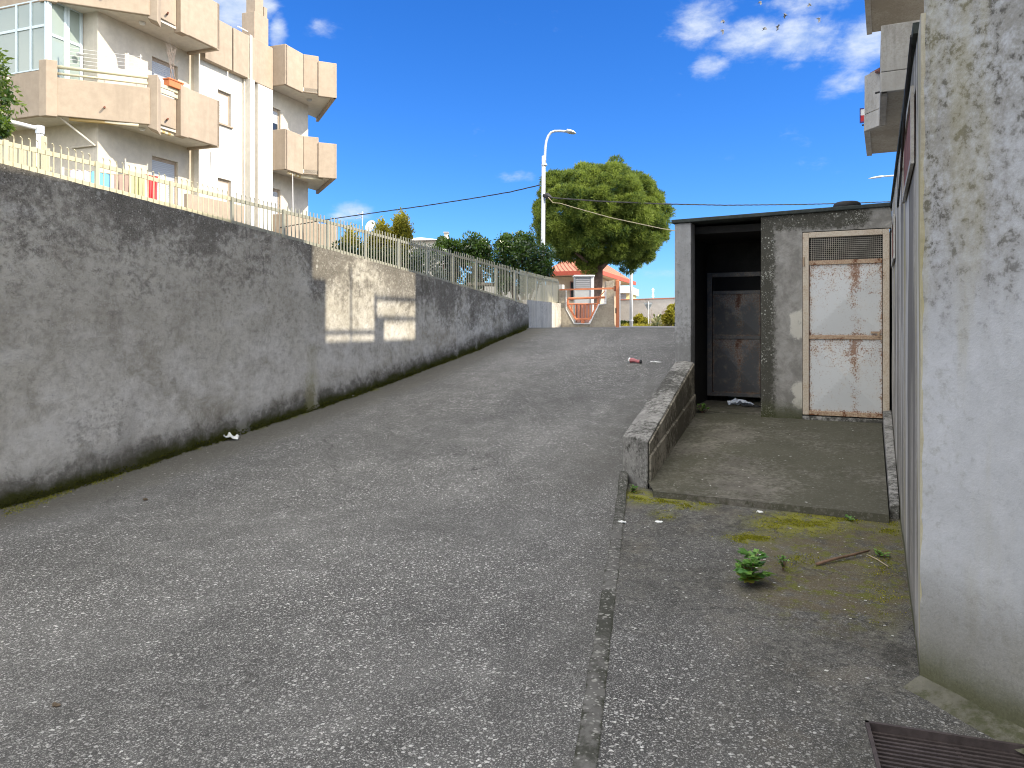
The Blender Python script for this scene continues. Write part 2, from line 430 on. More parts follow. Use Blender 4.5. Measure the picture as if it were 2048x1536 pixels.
c = t.mix(t.mul(t.mul(t.sstep(r.outputs['Distance'], .42, .25), t.sstep(q[0], .5, .6)), t.mul(t.mul(li, .75), t.sstep(t.noise(v, 6, 4, .6), .45, .58))), c, (.38, .38, .34))
bare = t.mul(t.sstep(t.add(mid, t.mul(t.attr('bare'), .5)), .78, .90), 1.0)
c = t.mix(t.mul(bare, .85), c, (.52, .50, .44))
gr = t.mul(t.sstep(t.add(t.attr('bot'), t.mul(t.sub(fine, .5), .4)), .30, .02), .8)
c = t.mix(gr, c, t.mix(grain, (.02, .024, .008), (.085, .09, .035)))
t.out(c, .92, t.bump(t.add(t.mul(mid, .7), t.mul(fine, .8)), .6, .02), spec=.15)

# chipped white paint over rusting sheet steel; 'rim' = 1 at the sheet edges
def rusty(name, paint, amount, shade_tone=1.0, pk=1.0):
    t = material(name); v = t.obj()
    big = t.noise(v, 2.2, 5, .6); mid = t.noise(v, 9, 8, .72, .4); fine = t.noise(v, 42, 8, .75, .3)
    rim, run = t.attr('rim'), t.attr('run')
    k = t.add(t.add(t.mul(mid, .5), t.mul(fine, .25)), t.add(t.mul(big, .25), t.add(t.mul(rim, .13), t.mul(run, .11))))
    paintc = t.mix(big, tuple(x * .84 for x in paint), paint)
    haze = t.sstep(k, .52 - amount, .72 - amount)
    c = t.mix(t.mul(haze, .6), paintc, t.mix(fine, (.50, .36, .22), (.50, .45, .37)))
    sp = t.noise(v, 60, 7, .74, .2)
    k2 = t.add(t.mul(sp, .75), t.add(t.mul(mid, .25), t.add(t.mul(rim, .10), t.mul(run, .10))))
    peck = t.sstep(k2, .575 - amount * .6, .62 - amount * .6)
    c = t.mix(t.mul(peck, .85 * pk), c, t.mix(t.noise(v, 30, 5, .7), (.075, .026, .012), (.28, .12, .05)))
    hard = t.sstep(k, .70 - amount, .75 - amount)
    c = t.mix(hard, c, t.mix(t.noise(v, 28, 6, .7), (.05, .017, .008), (.22, .085, .035)))
    line = t.mul(t.sstep(rim, .90, .99), t.sstep(t.noise(v, 12, 5, .7), .36, .48))
    c = t.mix(t.mul(line, .85), c, (.085, .03, .014))
    if shade_tone < 1: c = t.mix(1 - shade_tone, c, (.10, .095, .09))
    t.out(c, t.lin(hard, 0, 1, .45, .9), t.bump(t.add(t.mul(k, .5), t.mul(hard, -.3)), .25, .006), spec=.35)
rusty('rusty_sheet', (.56, .575, .58), .0)
rusty('rusty_frame', (.55, .49, .40), .085, pk=.35)
rusty('rusty_bar', (.44, .31, .20), .14, pk=.6)
rusty('rusty_sheet_shaded', (.12, .12, .12), .01, .8)  # darker copy for the recess door, its shade put into the paint

def plain(name, col, rough=.6, metal=0.0, var=.12, scale=6.0, bump=.1, spec=.35, fine=40):
    t = material(name); v = t.obj()
    a = t.noise(v, scale, 6, .65); b = t.noise(v, fine, 4, .6)
    k = t.add(t.mul(a, .65), t.mul(b, .35))
    c = t.mix(t.sstep(k, .3, .7), tuple(x * (1 - var) for x in col), tuple(min(.95, x * (1 + var)) for x in col))
    t.out(c, rough, t.bump(b, bump, .006), metal, spec)
def stucco(name, col, streak=.12):
    t = material(name); v = t.obj()
    a = t.noise(v, .8, 5, .6); b = t.noise(v, 5, 7, .68); g = t.noise(v, 60, 5, .75)
    s = t.noise(t.scl(v, 2.6, 2.6, .22), 1.0, 5, .6)
    k = t.add(t.mul(a, .4), t.mul(b, .6))
    c = t.mix(t.sstep(k, .33, .67), tuple(x * .88 for x in col), tuple(min(.93, x * 1.06) for x in col))
    c = t.mix(t.mul(t.sstep(s, .5, .66), streak), c, tuple(x * .55 for x in col))
    c = t.mix(t.mul(t.sstep(g, .55, .75), .18), c, tuple(x * .6 for x in col))
    t.out(c, .92, t.bump(g, .35, .008), spec=.15)
stucco('stucco_beige', (.42, .345, .272), .20)
stucco('stucco_cream', (.62, .57, .49), .08)
stucco('stucco_white', (.70, .67, .61), .06)
stucco('soffit_paint', (.66, .62, .55), .05)
plain('shade_black_render', (.022, .021, .020), .95, var=.35, scale=4)  # near-black lining: the shade of the recess is put into the colour
stucco('house_cream', (.70, .56, .40), .08)
stucco('house_yellow', (.78, .68, .36), .05)
stucco('house_pale', (.66, .63, .58), .10)
plain('cream_paint', (.60, .56, .40), .5, var=.06)
plain('shade_grey', (.33, .33, .275), .5, var=.08)  # cream fence greyed: shade on its middle stretch put into the colour
plain('drab_paint', (.42, .40, .30), .5, var=.08)
plain('white_paint', (.78, .79, .80), .45, var=.05)
plain('blue_white_frame', (.62, .72, .78), .4, var=.04)
plain('galvanised', (.62, .65, .68), .42, .35, var=.06)
plain('orange_paint', (.56, .20, .10), .55, var=.16)
plain('brown_board', (.26, .135, .115), .7, var=.22)
plain('cabinet_grey', (.33, .34, .37), .6, var=.06)
plain('cabinet_light', (.52, .53, .54), .6, var=.06)
plain('terracotta', (.50, .17, .10), .8, var=.2)
plain('red_trim', (.50, .10, .06), .7, var=.12)
plain('rust_brown', (.19, .075, .05), .8, var=.35, scale=9)
plain('drain_steel', (.075, .060, .058), .65, .3, var=.3, scale=14)
plain('dark_void', (.012, .012, .012), .9, var=.1)
plain('tyre_rubber', (.022, .022, .023), .7, var=.3)
plain('cable_black', (.03, .03, .032), .6, var=.1)
plain('rope_pale', (.42, .36, .24), .9, var=.2)
plain('wire_grid', (.34, .32, .28), .6, .4, var=.3)
plain('stick_wood', (.17, .105, .07), .85, var=.3, scale=20)
plain('bark', (.17, .115, .09), .95, var=.4, scale=9, bump=.8, fine=24)
plain('pot_clay', (.60, .20, .085), .7, var=.1)
plain('twig', (.30, .25, .22), .9, var=.2)
plain('paper_white', (.78, .79, .78), .8, var=.05)
plain('bag_white', (.55, .60, .68), .4, var=.06)
plain('can_red', (.45, .14, .15), .4, var=.1)
plain('dead_leaf', (.12, .09, .06), .8, var=.3, scale=30)
plain('pigeon', (.15, .155, .17), .8, var=.3, scale=12)
plain('sign_back', (.22, .25, .27), .5, .3, var=.08)
plain('sign_blue', (.05, .045, .25), .5, var=.05)
plain('sign_red', (.50, .02, .03), .5, var=.05)
plain('wood_shelf', (.45, .30, .17), .7, var=.15)
for nm, cc in (('cloth_lilac', (.52, .52, .66)), ('cloth_blue', (.20, .46, .70)), ('cloth_tan', (.38, .29, .25)),
               ('cloth_lemon', (.54, .52, .30)), ('cloth_red', (.72, .10, .11))):
    plain(nm, cc, .95, var=.08, spec=.1)
# roller shutter: narrow slats
def shutter(name, col):
    t = material(name); v = t.obj()
    z = t.sep(v)[2]
    w = t.m('FRACT', t.mul(z, 18.0))
    gap = t.sstep(w, .16, .05)
    c = t.mix(t.mul(gap, .55), t.mix(t.noise(v, 3, 3), tuple(x * .93 for x in col), col), tuple(x * .4 for x in col))
    t.out(c, .5, t.bump(t.m('SINE', t.mul(w, 3.1416)), .5, .012), spec=.35)
shutter('shutter_white', (.52, .54, .55))
shutter('shutter_grey', (.50, .53, .58))
shutter('louver_grey', (.34, .35, .38))
# clear old glass that mirrors the sky
t = material('window_glass')
t.out((.30, .36, .34), .06, spec=.6)
t = material('dark_glass')
t.out((.03, .035, .04), .08, spec=.6)
t = material('awning_cloth'); v = t.obj()
w = t.m('FRACT', t.mul(t.add(t.sep(v)[0], t.sep(v)[1]), 4.0))
t.out(t.mix(t.sstep(w, .45, .55), (.50, .36, .16), (.66, .60, .46)), .9)
# roof tiles
t = material('roof_tiles'); v = t.obj()
w = t.m('SINE', t.mul(t.sep(v)[0], 28.0))
c = t.mix(t.noise(v, 5, 6, .7), (.34, .11, .065), (.60, .24, .15))
t.out(c, .85, t.bump(w, .8, .05))

def leafy(name, dark, light, trans, tcol, rough=.5, spec=.4):
    t = material(name); k = t.attr('tint'); v = t.obj()
    k2 = t.add(t.mul(k, .7), t.mul(t.noise(v, 1.6, 3), .3))
    c = t.mix(t.sstep(k2, .2, .8), dark, light)
    t.out(c, rough, spec=spec, trans=(trans, tcol))
leafy('pine_needles', (.024, .062, .016), (.25, .31, .058), .32, (.30, .39, .068), .6, .25)
leafy('glossy_leaves', (.014, .040, .010), (.085, .145, .030), .16, (.16, .28, .03), .28, .6)
leafy('laurel_leaves', (.030, .075, .016), (.15, .20, .035), .28, (.25, .38, .04), .35, .5)
leafy('bamboo_leaves', (.12, .13, .02), (.36, .32, .035), .35, (.45, .42, .05), .6, .25)
leafy('hedge_leaves', (.012, .032, .009), (.06, .10, .02), .12, (.12, .2, .03), .4, .4)
leafy('silver_leaves', (.13, .16, .11), (.44, .46, .38), .2, (.3, .35, .2), .6, .3)
leafy('weed_leaves', (.07, .19, .035), (.20, .38, .075), .3, (.28, .5, .08), .45, .4)
leafy('weed_yellow', (.16, .17, .02), (.34, .34, .05), .3, (.4, .42, .06), .5, .4)
leafy('moss_tuft', (.018, .022, .004), (.085, .09, .012), .1, (.12, .13, .02), .9, .1)
leafy('moss_bright', (.085, .095, .007), (.33, .32, .03), .1, (.2, .2, .03), .9, .1)
leafy('cactus_pads', (.16, .20, .08), (.48, .46, .26), .1, (.3, .35, .1), .6, .3)
leafy('white_blossom', (.62, .58, .50), (.85, .82, .76), .3, (.8, .8, .7), .7, .2)
leafy('stone_bits', (.20, .19, .175), (.56, .55, .52), .0, (.2, .2, .2), .8, .2)
# ------------------------------------------------------------------ the setting
def lerp_tab(tab, x):
    if x <= tab[0][0]: return tab[0][1]
    for (a, b), (c, d) in zip(tab, tab[1:]):
        if x <= c: return b + (d - b) * (x - a) / (c - a)
    return tab[-1][1]
def sst(x, a, b):
    t = max(0, min(1, (x - a) / (b - a))); return t * t * (3 - 2 * t)
def foot_line(y):
    return lerp_tab([(2.2, 6.4), (6.6, 3.8)], y)
def zr(x, y):
    a = foot_line(y)
    if x >= 14.4: return ZS
    s = (x - a) / (14.4 - a)
    if s <= 0: z = 0
    else: z = ZS * (.72 * s + .28 * s * s)
    bl = max(0, .5 - abs(x - a)) * .03          # soft toe of the slope
    crest = sst(x, 13.2, 14.4)
    return z + bl + mnoise.noise((x * .8, y * .8, 3.1)) * .012 * (1 - crest)
def zf(x, y):
    return mnoise.noise((x * 1.1, y * 1.1, 7.7)) * .012 + mnoise.noise((x * .4, y * .4, 1.7)) * .012
def gp(px, py, z=0.0):
    d = (EYE - z) * FOC / (py - HOR)
    return U(px, py, d, FW)
def gramp(px, py):
    """point of the ramp seen at (px, py)"""
    d = 1.0
    while d < 40:
        p = U(px, py, d, FW)
        if p[2] <= zr(p[0], p[1]): return p
        d += .01
    return p

def cdt_sheet(outline, zfun, step, hole=None, attrs=None):
    xs = [p[0] for p in outline]; ys = [p[1] for p in outline]
    def inside(p, poly):
        c = False; n = len(poly)
        for i in range(n):
            a, b = poly[i], poly[(i + 1) % n]
            if (a[1] > p[1]) != (b[1] > p[1]) and p[0] < (b[0] - a[0]) * (p[1] - a[1]) / (b[1] - a[1]) + a[0]: c = not c
        return c
    def dense(poly):
        r = []
        for i in range(len(poly)):
            a, b = poly[i], poly[(i + 1) % len(poly)]
            k = max(1, int(math.hypot(b[0] - a[0], b[1] - a[1]) / step))
            r += [(a[0] + (b[0] - a[0]) * j / k, a[1] + (b[1] - a[1]) * j / k) for j in range(k)]
        return r
    o = dense(outline); vs = [Vector(p) for p in o]; es = [(i, (i + 1) % len(o)) for i in range(len(o))]
    if hole:
        h = dense(hole); b = len(vs); vs += [Vector(p) for p in h]; es += [(b + i, b + (i + 1) % len(h)) for i in range(len(h))]
    x = min(xs)
    while x < max(xs):
        y = min(ys)
        while y < max(ys):
            p = (x + random.uniform(-.2, .2) * step, y + random.uniform(-.2, .2) * step)
            if inside(p, outline) and not (hole and inside(p, hole)): vs.append(Vector(p))
            y += step
        x += step
    V, E, Fc, *_ = delaunay_2d_cdt(vs, es, [], 0, 1e-5)
    mb = MB(); mb.v = [(p.x, p.y, zfun(p.x, p.y)) for p in V]
    for f in Fc:
        c = (sum(V[i].x for i in f) / 3, sum(V[i].y for i in f) / 3)
        if inside(c, outline) and not (hole and inside(c, hole)):
            a, b, d = [V[i] for i in f]
            if (b - a).cross(d - a) < 0: f = f[::-1]
            mb.f.append(tuple(f))
    for k, fn in (attrs or {}).items(): mb.at[k] = [fn(p.x, p.y) for p in V]
    return mb

SEAM = [(-6, -1.5), (-3, -.64), (2.47, .915), (7.14, 2.24)]
# far, low ground under everything
solo('ground', MB().box(-500, 500, -500, 500, -.9, -.45), M['garden_soil'], F0, (0, 0, 0), kind='structure')
def seam_y(x): return lerp_tab([(p[0], p[1]) for p in SEAM], x)
# ramp
WALL_Y = 6.6
ramp_poly = SEAM + [(10.3, 2.42), (14.4, 2.42), (14.4, 6.66), (-6, 6.66)]
mb = cdt_sheet(ramp_poly, zr, .22, attrs={'dirt': lambda x, y: max(sst(y, 3.3, 2.45) * sst(x, 5.2, 7.2), .75 * sst(y, seam_y(x) + .55, seam_y(x) + .05) * sst(x, 7.2, 6.4) * sst(x, 2.5, 4.2), .85 * sst(y, 5.95, 6.45), .5 * sst(x, 13.0, 14.3)), 'edge': lambda x, y: max(sst(y, 6.30, 6.56), .8 * sst(y, 2.8, 2.45) if x > 9.6 else 0, 0)})
solo('ramp_road', mb, M['aggregate'], FW, (0, 0, 0), kind='structure', smooth=True)
# forecourt with the drain opening
DR = [(3.227, .04), (3.305, -.57), (2.75, -.66), (2.68, -.03)]
lush_spots = [(1600, 1046, 100, 20, 1), (1505, 1076, 50, 11, .9), (1275, 994, 32, 12, 1), (1335, 1002, 40, 8, 1), (1385, 1012, 40, 9, .8), (1330, 1030, 22, 10, .6),
              (1780, 1055, 26, 16, .7), (1700, 1035, 60, 10, .6), (1768, 1200, 34, 60, .35), (1755, 1130, 46, 34, .25), (1600, 1120, 60, 24, .2)]
LS = []
for px, py, rx, ry, k in lush_spots:
    a = gp(px, py); b = gp(px + rx, py); c = gp(px, py + ry)
    LS.append((a, b, c, k))
def lush(x, y):
    r = 0
    p = to_world(FW, (x, y, 0))
    for (a, b, c, k), s in zip(LS, lush_spots):
        q = p; d = q[1]
        if d < .5: continue
        px = 1024 + q[0] / d * FOC; py = HOR + EYE / d * FOC
        e = math.hypot((px - s[0]) / (s[2] * 1.5), (py - s[1]) / (s[3] * 1.7))
        r = max(r, k * (1 - sst(e, .35, 1.0)))
    return r
MC = gp(1690, 1130)
def mossy(x, y):
    p = to_world(FW, (x, y, 0)); d = p[1]
    if d < .5: return 0
    px = 1024 + p[0] / d * FOC; py = HOR + EYE / d * FOC
    e = math.hypot((px - 1690) / 230, (py - 1130) / 145)
    return 1 - sst(e, .55, 1.1)
def skin(x, y):
    a = sst(y, .70, -.10); b = .95 * sst(x, 3.3, 4.7); c = .8 * sst(x, 1.9, 3.4) * sst(y, .95, .25)
    return min(1, max(a, b, c))
fore = SEAM + [(10.35, 2.42), (10.35, -.19), (3.70, -.19), (2.2, -1.69), (-6, -1.69)]
mb = cdt_sheet(fore, zf, .11, DR, {'skin': skin, 'mossy': mossy, 'lush': lush})
solo('forecourt', mb, M['aggregate_mossy'], FW, (0, 0, 0), kind='structure', smooth=True)
# mortar seam between ramp and forecourt
mb = MB(); seam_pts = []
pts = []
for (a, b) in zip(SEAM[1:], SEAM[2:]):
    k = 40
    pts += [(a[0] + (b[0] - a[0]) * j / k, a[1] + (b[1] - a[1]) * j / k) for j in range(k)]
pts.append(SEAM[-1])
for i, (x, y) in enumerate(pts):
    w = .040 + .010 * mnoise.noise((x * 3, 0, 5)); j = .006 * mnoise.noise((x * 9, 2, 5))
    zc = max(zr(x, y), zf(x, y)) + .006
    seam_pts += [(x + .01, y - w + j, zc - .003), (x, y, zc + .002), (x - .01, y + w + j, zc - .003)]
mb.v = seam_pts; mb.at = {'rim': [1, 0, 1] * (len(seam_pts) // 3)}
for i in range(len(pts) - 1):
    a = i * 3
    mb.f += [(a, a + 3, a + 4, a + 1), (a + 1, a + 4, a + 5, a + 2)]
mb.f = [f[::-1] for f in mb.f]
solo('pavement_seam', mb, M['seam_concrete'], FW, (0, 0, 0), kind='structure', smooth=True)
# kerbed paving strip round the foot of the chamfered wall
mb = MB()
for i in range(15):
    s = i / 14 * .62; x, y = 3.70 - s, -.173 - s; w = .085 + .02 * mnoise.noise((s * 6, 1, 1)) - .05 * sst(s, .38, .62); hh = .040 + .012 * mnoise.noise((s * 7, 3, 1))
    mb.v += [(x + .02, y - .02, hh), (x - w * .3, y + w * .3, hh * .55), (x - w * .85, y + w * .85, -.006)]
for i in range(14):
    a = i * 3; mb.f += [(a, a + 3, a + 4, a + 1), (a + 1, a + 4, a + 5, a + 2)]
mb.f = [f[::-1] for f in mb.f]
solo('pavement_fillet', mb, M['fillet_concrete'], FW, (3.4, -.4, 0), kind='structure', smooth=True)
# street at the top of the ramp
solo('street', MB().prism([(14.38, -60), (600, -300), (600, 400), (14.38, 6.62)], ZS - .2, ZS), M['street'], FW, (14.4, 0, ZS), kind='structure')
# garden level behind the retaining wall
TOP = [(-6, 3.60), (3.777, 2.906), (5.84, 2.749), (9.86, 2.396), (14.21, 1.989), (14.4, 1.975), (18.5, 2.10)]
def wtop(x): return lerp_tab(TOP, x)
mb = MB(); xs = [-6 + i * .75 for i in range(34)]
for x in xs:
    zt = (wtop(x) - .06) if x < 14.4 else 1.9 - (x - 14.4) * .05
    yy = 6.88 if x < 14.4 else 6.88 + (x - 14.4) * .2
    mb.v += [(x, yy, zt), (x, 12, zt - .05), (x, 70, zt - .2)]
for i in range(len(xs) - 1):
    a = i * 3; mb.f += [(a, a + 3, a + 4, a + 1), (a + 1, a + 4, a + 5, a + 2)]
solo('garden_terrain', mb, M['garden_soil'], FW, (0, 6.9, 2), kind='structure')

# ---------------- retaining wall on the left
def wall_grid(x0, x1, dx, y, nz, top, bottom, th, jag=.012):
    mb = MB(); tops, bots = [], []
    n = int(round((x1 - x0) / dx)); cols = []
    for i in range(n + 1):
        x = x0 + (x1 - x0) * i / n
        zt = top(x) + jag * mnoise.noise((x * 4, 1, 2)) + jag * .6 * mnoise.noise((x * 13, 4, 2)); zb = bottom(x)
        for j in range(nz + 1):
            z = zb - .15 + (zt - zb + .15) * j / nz
            off = .006 * mnoise.noise((x * 1.3, z * 1.3, 9))
            mb.v.append((x, y + off, z)); tops.append(zt - z); bots.append(z - zb)
    m = nz + 1
    for i in range(n):
        for j in range(nz): mb.f.append((i * m + j, i * m + j + 1, (i + 1) * m + j + 1, (i + 1) * m + j))
    o = len(mb.v)
    for i in range(n + 1):
        p = mb.v[i * m + nz]
        mb.v += [(p[0], y + th, p[2] - .004), (p[0], y + th, bottom(p[0]) - .3)]; tops += [.05, 1.0]; bots += [2, 1]
    for i in range(n):
        mb.f.append((i * m + nz, o + i * 2, o + i * 2 + 2, (i + 1) * m + nz))
        mb.f.append((o + i * 2, o + i * 2 + 1, o + i * 2 + 3, o + i * 2 + 2))
    for i in (0, n):
        f = [i * m + j for j in range(m)] + [o + i * 2, o + i * 2 + 1]
        mb.f.append(tuple(f if i == n else f[::-1]))
    mb.at = {'top': tops, 'bot': bots}
    return mb
mb = wall_grid(-5, 14.4, .2, WALL_Y, 14, wtop, lambda x: zr(x, WALL_Y), .28)
solo('retaining_wall', mb, M['old_render'], FW, (7, WALL_Y, 0), 'long grey rendered retaining wall with black lichen, beside the ramp', 'wall')

# earth and moss wedge along its foot: a strip with uneven edge plus moss tufts
class Leaves:
    """many leaf faces in one mesh, each with its own tint"""
    def __init__(s): s.V = []; s.T = []; s.n = 0
    def add(s, P, D, W, tint):
        """P base points, D length vectors, W half-width vectors (all N x 3) -> kite-shaped leaves"""
        P, D, W = [np.asarray(a, dtype=float) for a in (P, D, W)]
        q = np.stack([P, P + D * .5 + W, P + D, P + D * .5 - W], axis=1)
        s.V.append(q.reshape(-1, 3)); s.T.append(np.repeat(np.asarray(tint, dtype=float), 4)); s.n += len(P)
    def quads(s, P, D, W, tint):
        P, D, W = [np.asarray(a, dtype=float) for a in (P, D, W)]
        q = np.stack([P - W, P + W, P + D + W * .5, P + D - W * .5], axis=1)
        s.V.append(q.reshape(-1, 3)); s.T.append(np.repeat(np.asarray(tint, dtype=float), 4)); s.n += len(P)
    def mesh(s, name, org):
        V = np.concatenate(s.V) - np.asarray(org, dtype=float); N = len(V) // 4
        me = bpy.data.meshes.new(name)
        me.vertices.add(len(V)); me.vertices.foreach_set('co', V.astype(np.float32).ravel())
        me.loops.add(N * 4); me.loops.foreach_set('vertex_index', np.arange(N * 4, dtype=np.int32))
        me.polygons.add(N); me.polygons.foreach_set('loop_start', np.arange(0, N * 4, 4, dtype=np.int32))
        a = me.attributes.new('tint', 'FLOAT', 'POINT'); a.data.foreach_set('value', np.concatenate(s.T).astype(np.float32))
        me.update(calc_edges=True); me.validate()
        return me
def unit(n):
    v = RNG.normal(size=(n, 3)); return v / np.linalg.norm(v, axis=1)[:, None]
def perp(D):
    r = unit(len(D)); w = np.cross(D, r); return w / np.maximum(np.linalg.norm(w, axis=1), 1e-6)[:, None]
def leaf_obj(name, lv, mat, parent=None, fr=F0, org=(0, 0, 0), **props):
    if parent is not None: fr, org = ORG[parent.name]
    o = bpy.data.objects.new(name, lv.mesh(name, org)); COL.objects.link(o)
    if parent is not None: o.parent = parent
    else:
        o.location = to_world(fr, org); o.rotation_euler = (0, 0, math.atan2(fr[1], fr[0]))
    ORG[o.name] = (fr, org)
    o.data.materials.append(mat); set_props(o, **props)
    return o
def tufts(pts, h, w, per, lv):
    P = np.repeat(np.asarray(pts, dtype=float), per, axis=0)
    n = len(P)
    P = P + RNG.normal(size=(n, 3)) * np.array([w, w, 0]) * .8
    D = unit(n); D[:, 2] = np.abs(D[:, 2]) + .25; D /= np.linalg.norm(D, axis=1)[:, None]
    D = D * (h * RNG.uniform(.4, 1.1, n))[:, None]
    lv.add(P, D, perp(D) * (h * .22), RNG.uniform(0, 1, n))
lv = Leaves(); pts = []
for i in range(5200):
    x = random.uniform(2.2, 14.2); k = mnoise.noise((x * 1.7, 3, 1)) + .5 * mnoise.noise((x * 5, 1, 4))
    if random.random() > .62 + .5 * k: continue
    y = WALL_Y - abs(random.gauss(0, .020 + .018 * max(0, k + .3)))
    pts.append((x, y, zr(x, y) + random.uniform(0, .05) * (1 if y > WALL_Y - .02 else 0)))
tufts(pts, .022, .008, 4, lv)
leaf_obj('moss_strip', lv, M['moss_tuft'], None, FW, (8, WALL_Y, 0), kind='stuff')
lv = Leaves(); pts = []
for px0, px1, n in ((10, 150, 300), (180, 250, 240), (395, 470, 150), (640, 690, 60)):
    for i in range(n):
        px = random.uniform(px0, px1); py = 1025 - (px / 1055) * 367 + random.gauss(4, 5)
        p = gramp(px, py)
        if p[1] < WALL_Y - .02: pts.append((p[0], p[1], zr(p[0], p[1])))
tufts(pts, .013, .014, 5, lv)
for px, py, rx, ry, k in lush_spots:
    pts = []
    for i in range(int(rx * 11.0 * k)):
        q = gp(px + random.gauss(0, rx * .42), py + random.gauss(0, ry * .42))
        if mnoise.noise((q[0] * 6, q[1] * 6, 2)) > -.12 and q[1] > -.15: pts.append((q[0], q[1], zf(q[0], q[1]) - .002))
    if pts: tufts(pts, .013, .016, 5, lv)
leaf_obj('moss_cushions', lv, M['moss_bright'], None, FW, (6, 3, 0), kind='stuff')
# loose stone chips and grit on ramp and forecourt
def pebble_field(n, gen, lo, hi):
    lv = Leaves()
    for i in range(n):
        x, y, z = gen()
        r = random.uniform(lo, hi); a = random.uniform(0, 6.28); e = random.uniform(.5, .9)
        c, s = math.cos(a) * r, math.sin(a) * r
        P = np.array([[x - c, y - s, z + r * .25], [x + s * e, y - c * e, z + r * .2]])
        lv.add(P[:1], [[2 * c, 2 * s, random.uniform(-.1, .1) * r]], [[-s * e, c * e, 0]], [random.random()])
    return lv
def gen_f():
    while True:
        x = random.uniform(2.5, 6.5); y = random.uniform(-.1, 1.9)
        if not (2.6 < x < 3.3 and y < .06) and y < .9 + (x - 2.5) * .28 and x + y > 3.6: return x, y, zf(x, y) + .002
def gen_s():
    x = random.uniform(6.7, 10.2); y = random.uniform(.1, 1.7)
    return x, y, zslab(x) + .001
def zslab(x): return .055 + (x - 6.6) / 3.7 * .285
lv = pebble_field(260, gen_f, .004, .012)
lv2 = pebble_field(110, gen_s, .005, .016)
def gen_r():
    x = random.uniform(2, 14); y = 6.5 - abs(random.gauss(0, .28)); return x, y, zr(x, y) + .003
lv3 = pebble_field(240, gen_r, .004, .014)
for o in (lv2, lv3): lv.V += o.V; lv.T += o.T
leaf_obj('gravel', lv, M['stone_bits'], None, FW, (6, 2, 0), kind='stuff')

# ---------------- right-hand wall with the chamfered end
RW_Y = -.173
def rtop(x): return 2.90 + (x - 3.55) * .012
mbw = wall_grid(3.70, 10.28, .2, 0, 12, rtop, lambda x: 0.0 if x < 6.6 else zslab(x), .3, .004)
# the grid builder faces -y; this wall faces +y, so mirror it
mbw.v = [(p[0], RW_Y - p[1], p[2]) for p in mbw.v]; mbw.f = [f[::-1] for f in mbw.f]
rw = thing('boundary_wall', 'streaked concrete wall with chamfered pale end and rusty vents, right of the hut', 'wall', FW, (3.70, RW_Y, 0))
part('wall_face', mbw, M['side_concrete'], rw)
# chamfered end: leans a touch, as built
mb = MB(); n = 9; nz = 96; bots = []; tp = []
cl = [(3.70 - q, RW_Y - q) for q in (0, .010, .022)] + [(3.70 - 1.5 * i / n, RW_Y - 1.5 * i / n) for i in range(1, n + 1)] + [(2.2 - .9 * i, RW_Y - 1.5) for i in range(1, 9)]
for x, y in cl:
    for j in range(nz + 1):
        z = -.1 + 4.6 * j / nz; lean = .012 * max(0, z)
        o = .005 * mnoise.noise((x * 2, y * 2, z * 1.5))
        if x > 3.685: o += (1, .45)[x < 3.695] * .008 * mnoise.noise((3, 1, z * 7)) + (1, .4)[x < 3.695] * (.007 * mnoise.noise((5, 2, z * 23)) - .014 * max(0, mnoise.noise((8, 2, z * 2.2)) - .25))
        mb.v.append((x + lean * .2 + o * .7, y - lean * .35 - o * .7, z)); bots.append(z)
for i in range(len(cl) - 1):
    for j in range(nz):
        a = i * (nz + 1) + j; mb.f.append((a, a + 1, a + nz + 2, a + nz + 1))
# corner return to the long wall and the top
b = len(mb.v)
for j in range(nz + 1):
    p = mb.v[j]; mb.v.append((p[0] + .30, -.30 + RW_Y, p[2])); bots.append(p[2])
for j in range(nz): mb.f.append((b + j, b + j + 1, j + 1, j))
mb.at = {'bot': bots, 'top': [1.5] * len(bots)}
part('chamfered_end', mb, M['pier_concrete'], rw, smooth=False)
# coping with shadow gap
mb = MB().hexa([(3.95, RW_Y + .02, rtop(3.95)), (3.95, RW_Y - .33, rtop(3.95)), (10.6, RW_Y - .33, rtop(10.6)), (10.6, RW_Y + .02, rtop(10.6))][::-1],
               [(3.95, RW_Y + .02, rtop(3.95) + .05), (3.95, RW_Y - .33, rtop(3.95) + .05), (10.6, RW_Y - .33, rtop(10.6) + .05), (10.6, RW_Y + .02, rtop(10.6) + .05)][::-1])
part('coping', mb, M['roof_felt'], rw)
# cement plinth along its foot
mb = MB(); z0 = zslab
mb.hexa([(6.75, RW_Y + .004, -.05), (10.27, RW_Y + .004, .1), (10.27, RW_Y + .10, .1), (6.75, RW_Y + .075, -.05)],
        [(6.75, RW_Y + .004, zslab(6.75) + .05), (10.27, RW_Y + .004, zslab(10.27) + .17), (10.27, RW_Y + .10, zslab(10.27) + .16), (6.75, RW_Y + .075, zslab(6.75) + .04)])
part('plinth', mb, M['kerb_concrete'], rw, bevel=.01)
for (x0, x1, zlo, zhi) in ((4.15, 5.5, 2.34, 2.72), (8.2, 9.5, 2.2, 2.63)):
    fr_ = part('vent_window', MB().box(x0, x1, RW_Y + .006, RW_Y + .022, zlo, zlo + .035).box(x0, x1, RW_Y + .006, RW_Y + .022, zhi - .035, zhi)
               .box(x0, x0 + .035, RW_Y + .006, RW_Y + .022, zlo + .035, zhi - .035).box(x1 - .035, x1, RW_Y + .006, RW_Y + .022, zlo + .035, zhi - .035), M['grey_block'], rw)
    part('vent_panel', MB().box(x0 + .035, x1 - .035, RW_Y + .002, RW_Y + .012, zlo + .035, zhi - .035), M['rust_brown'], fr_)

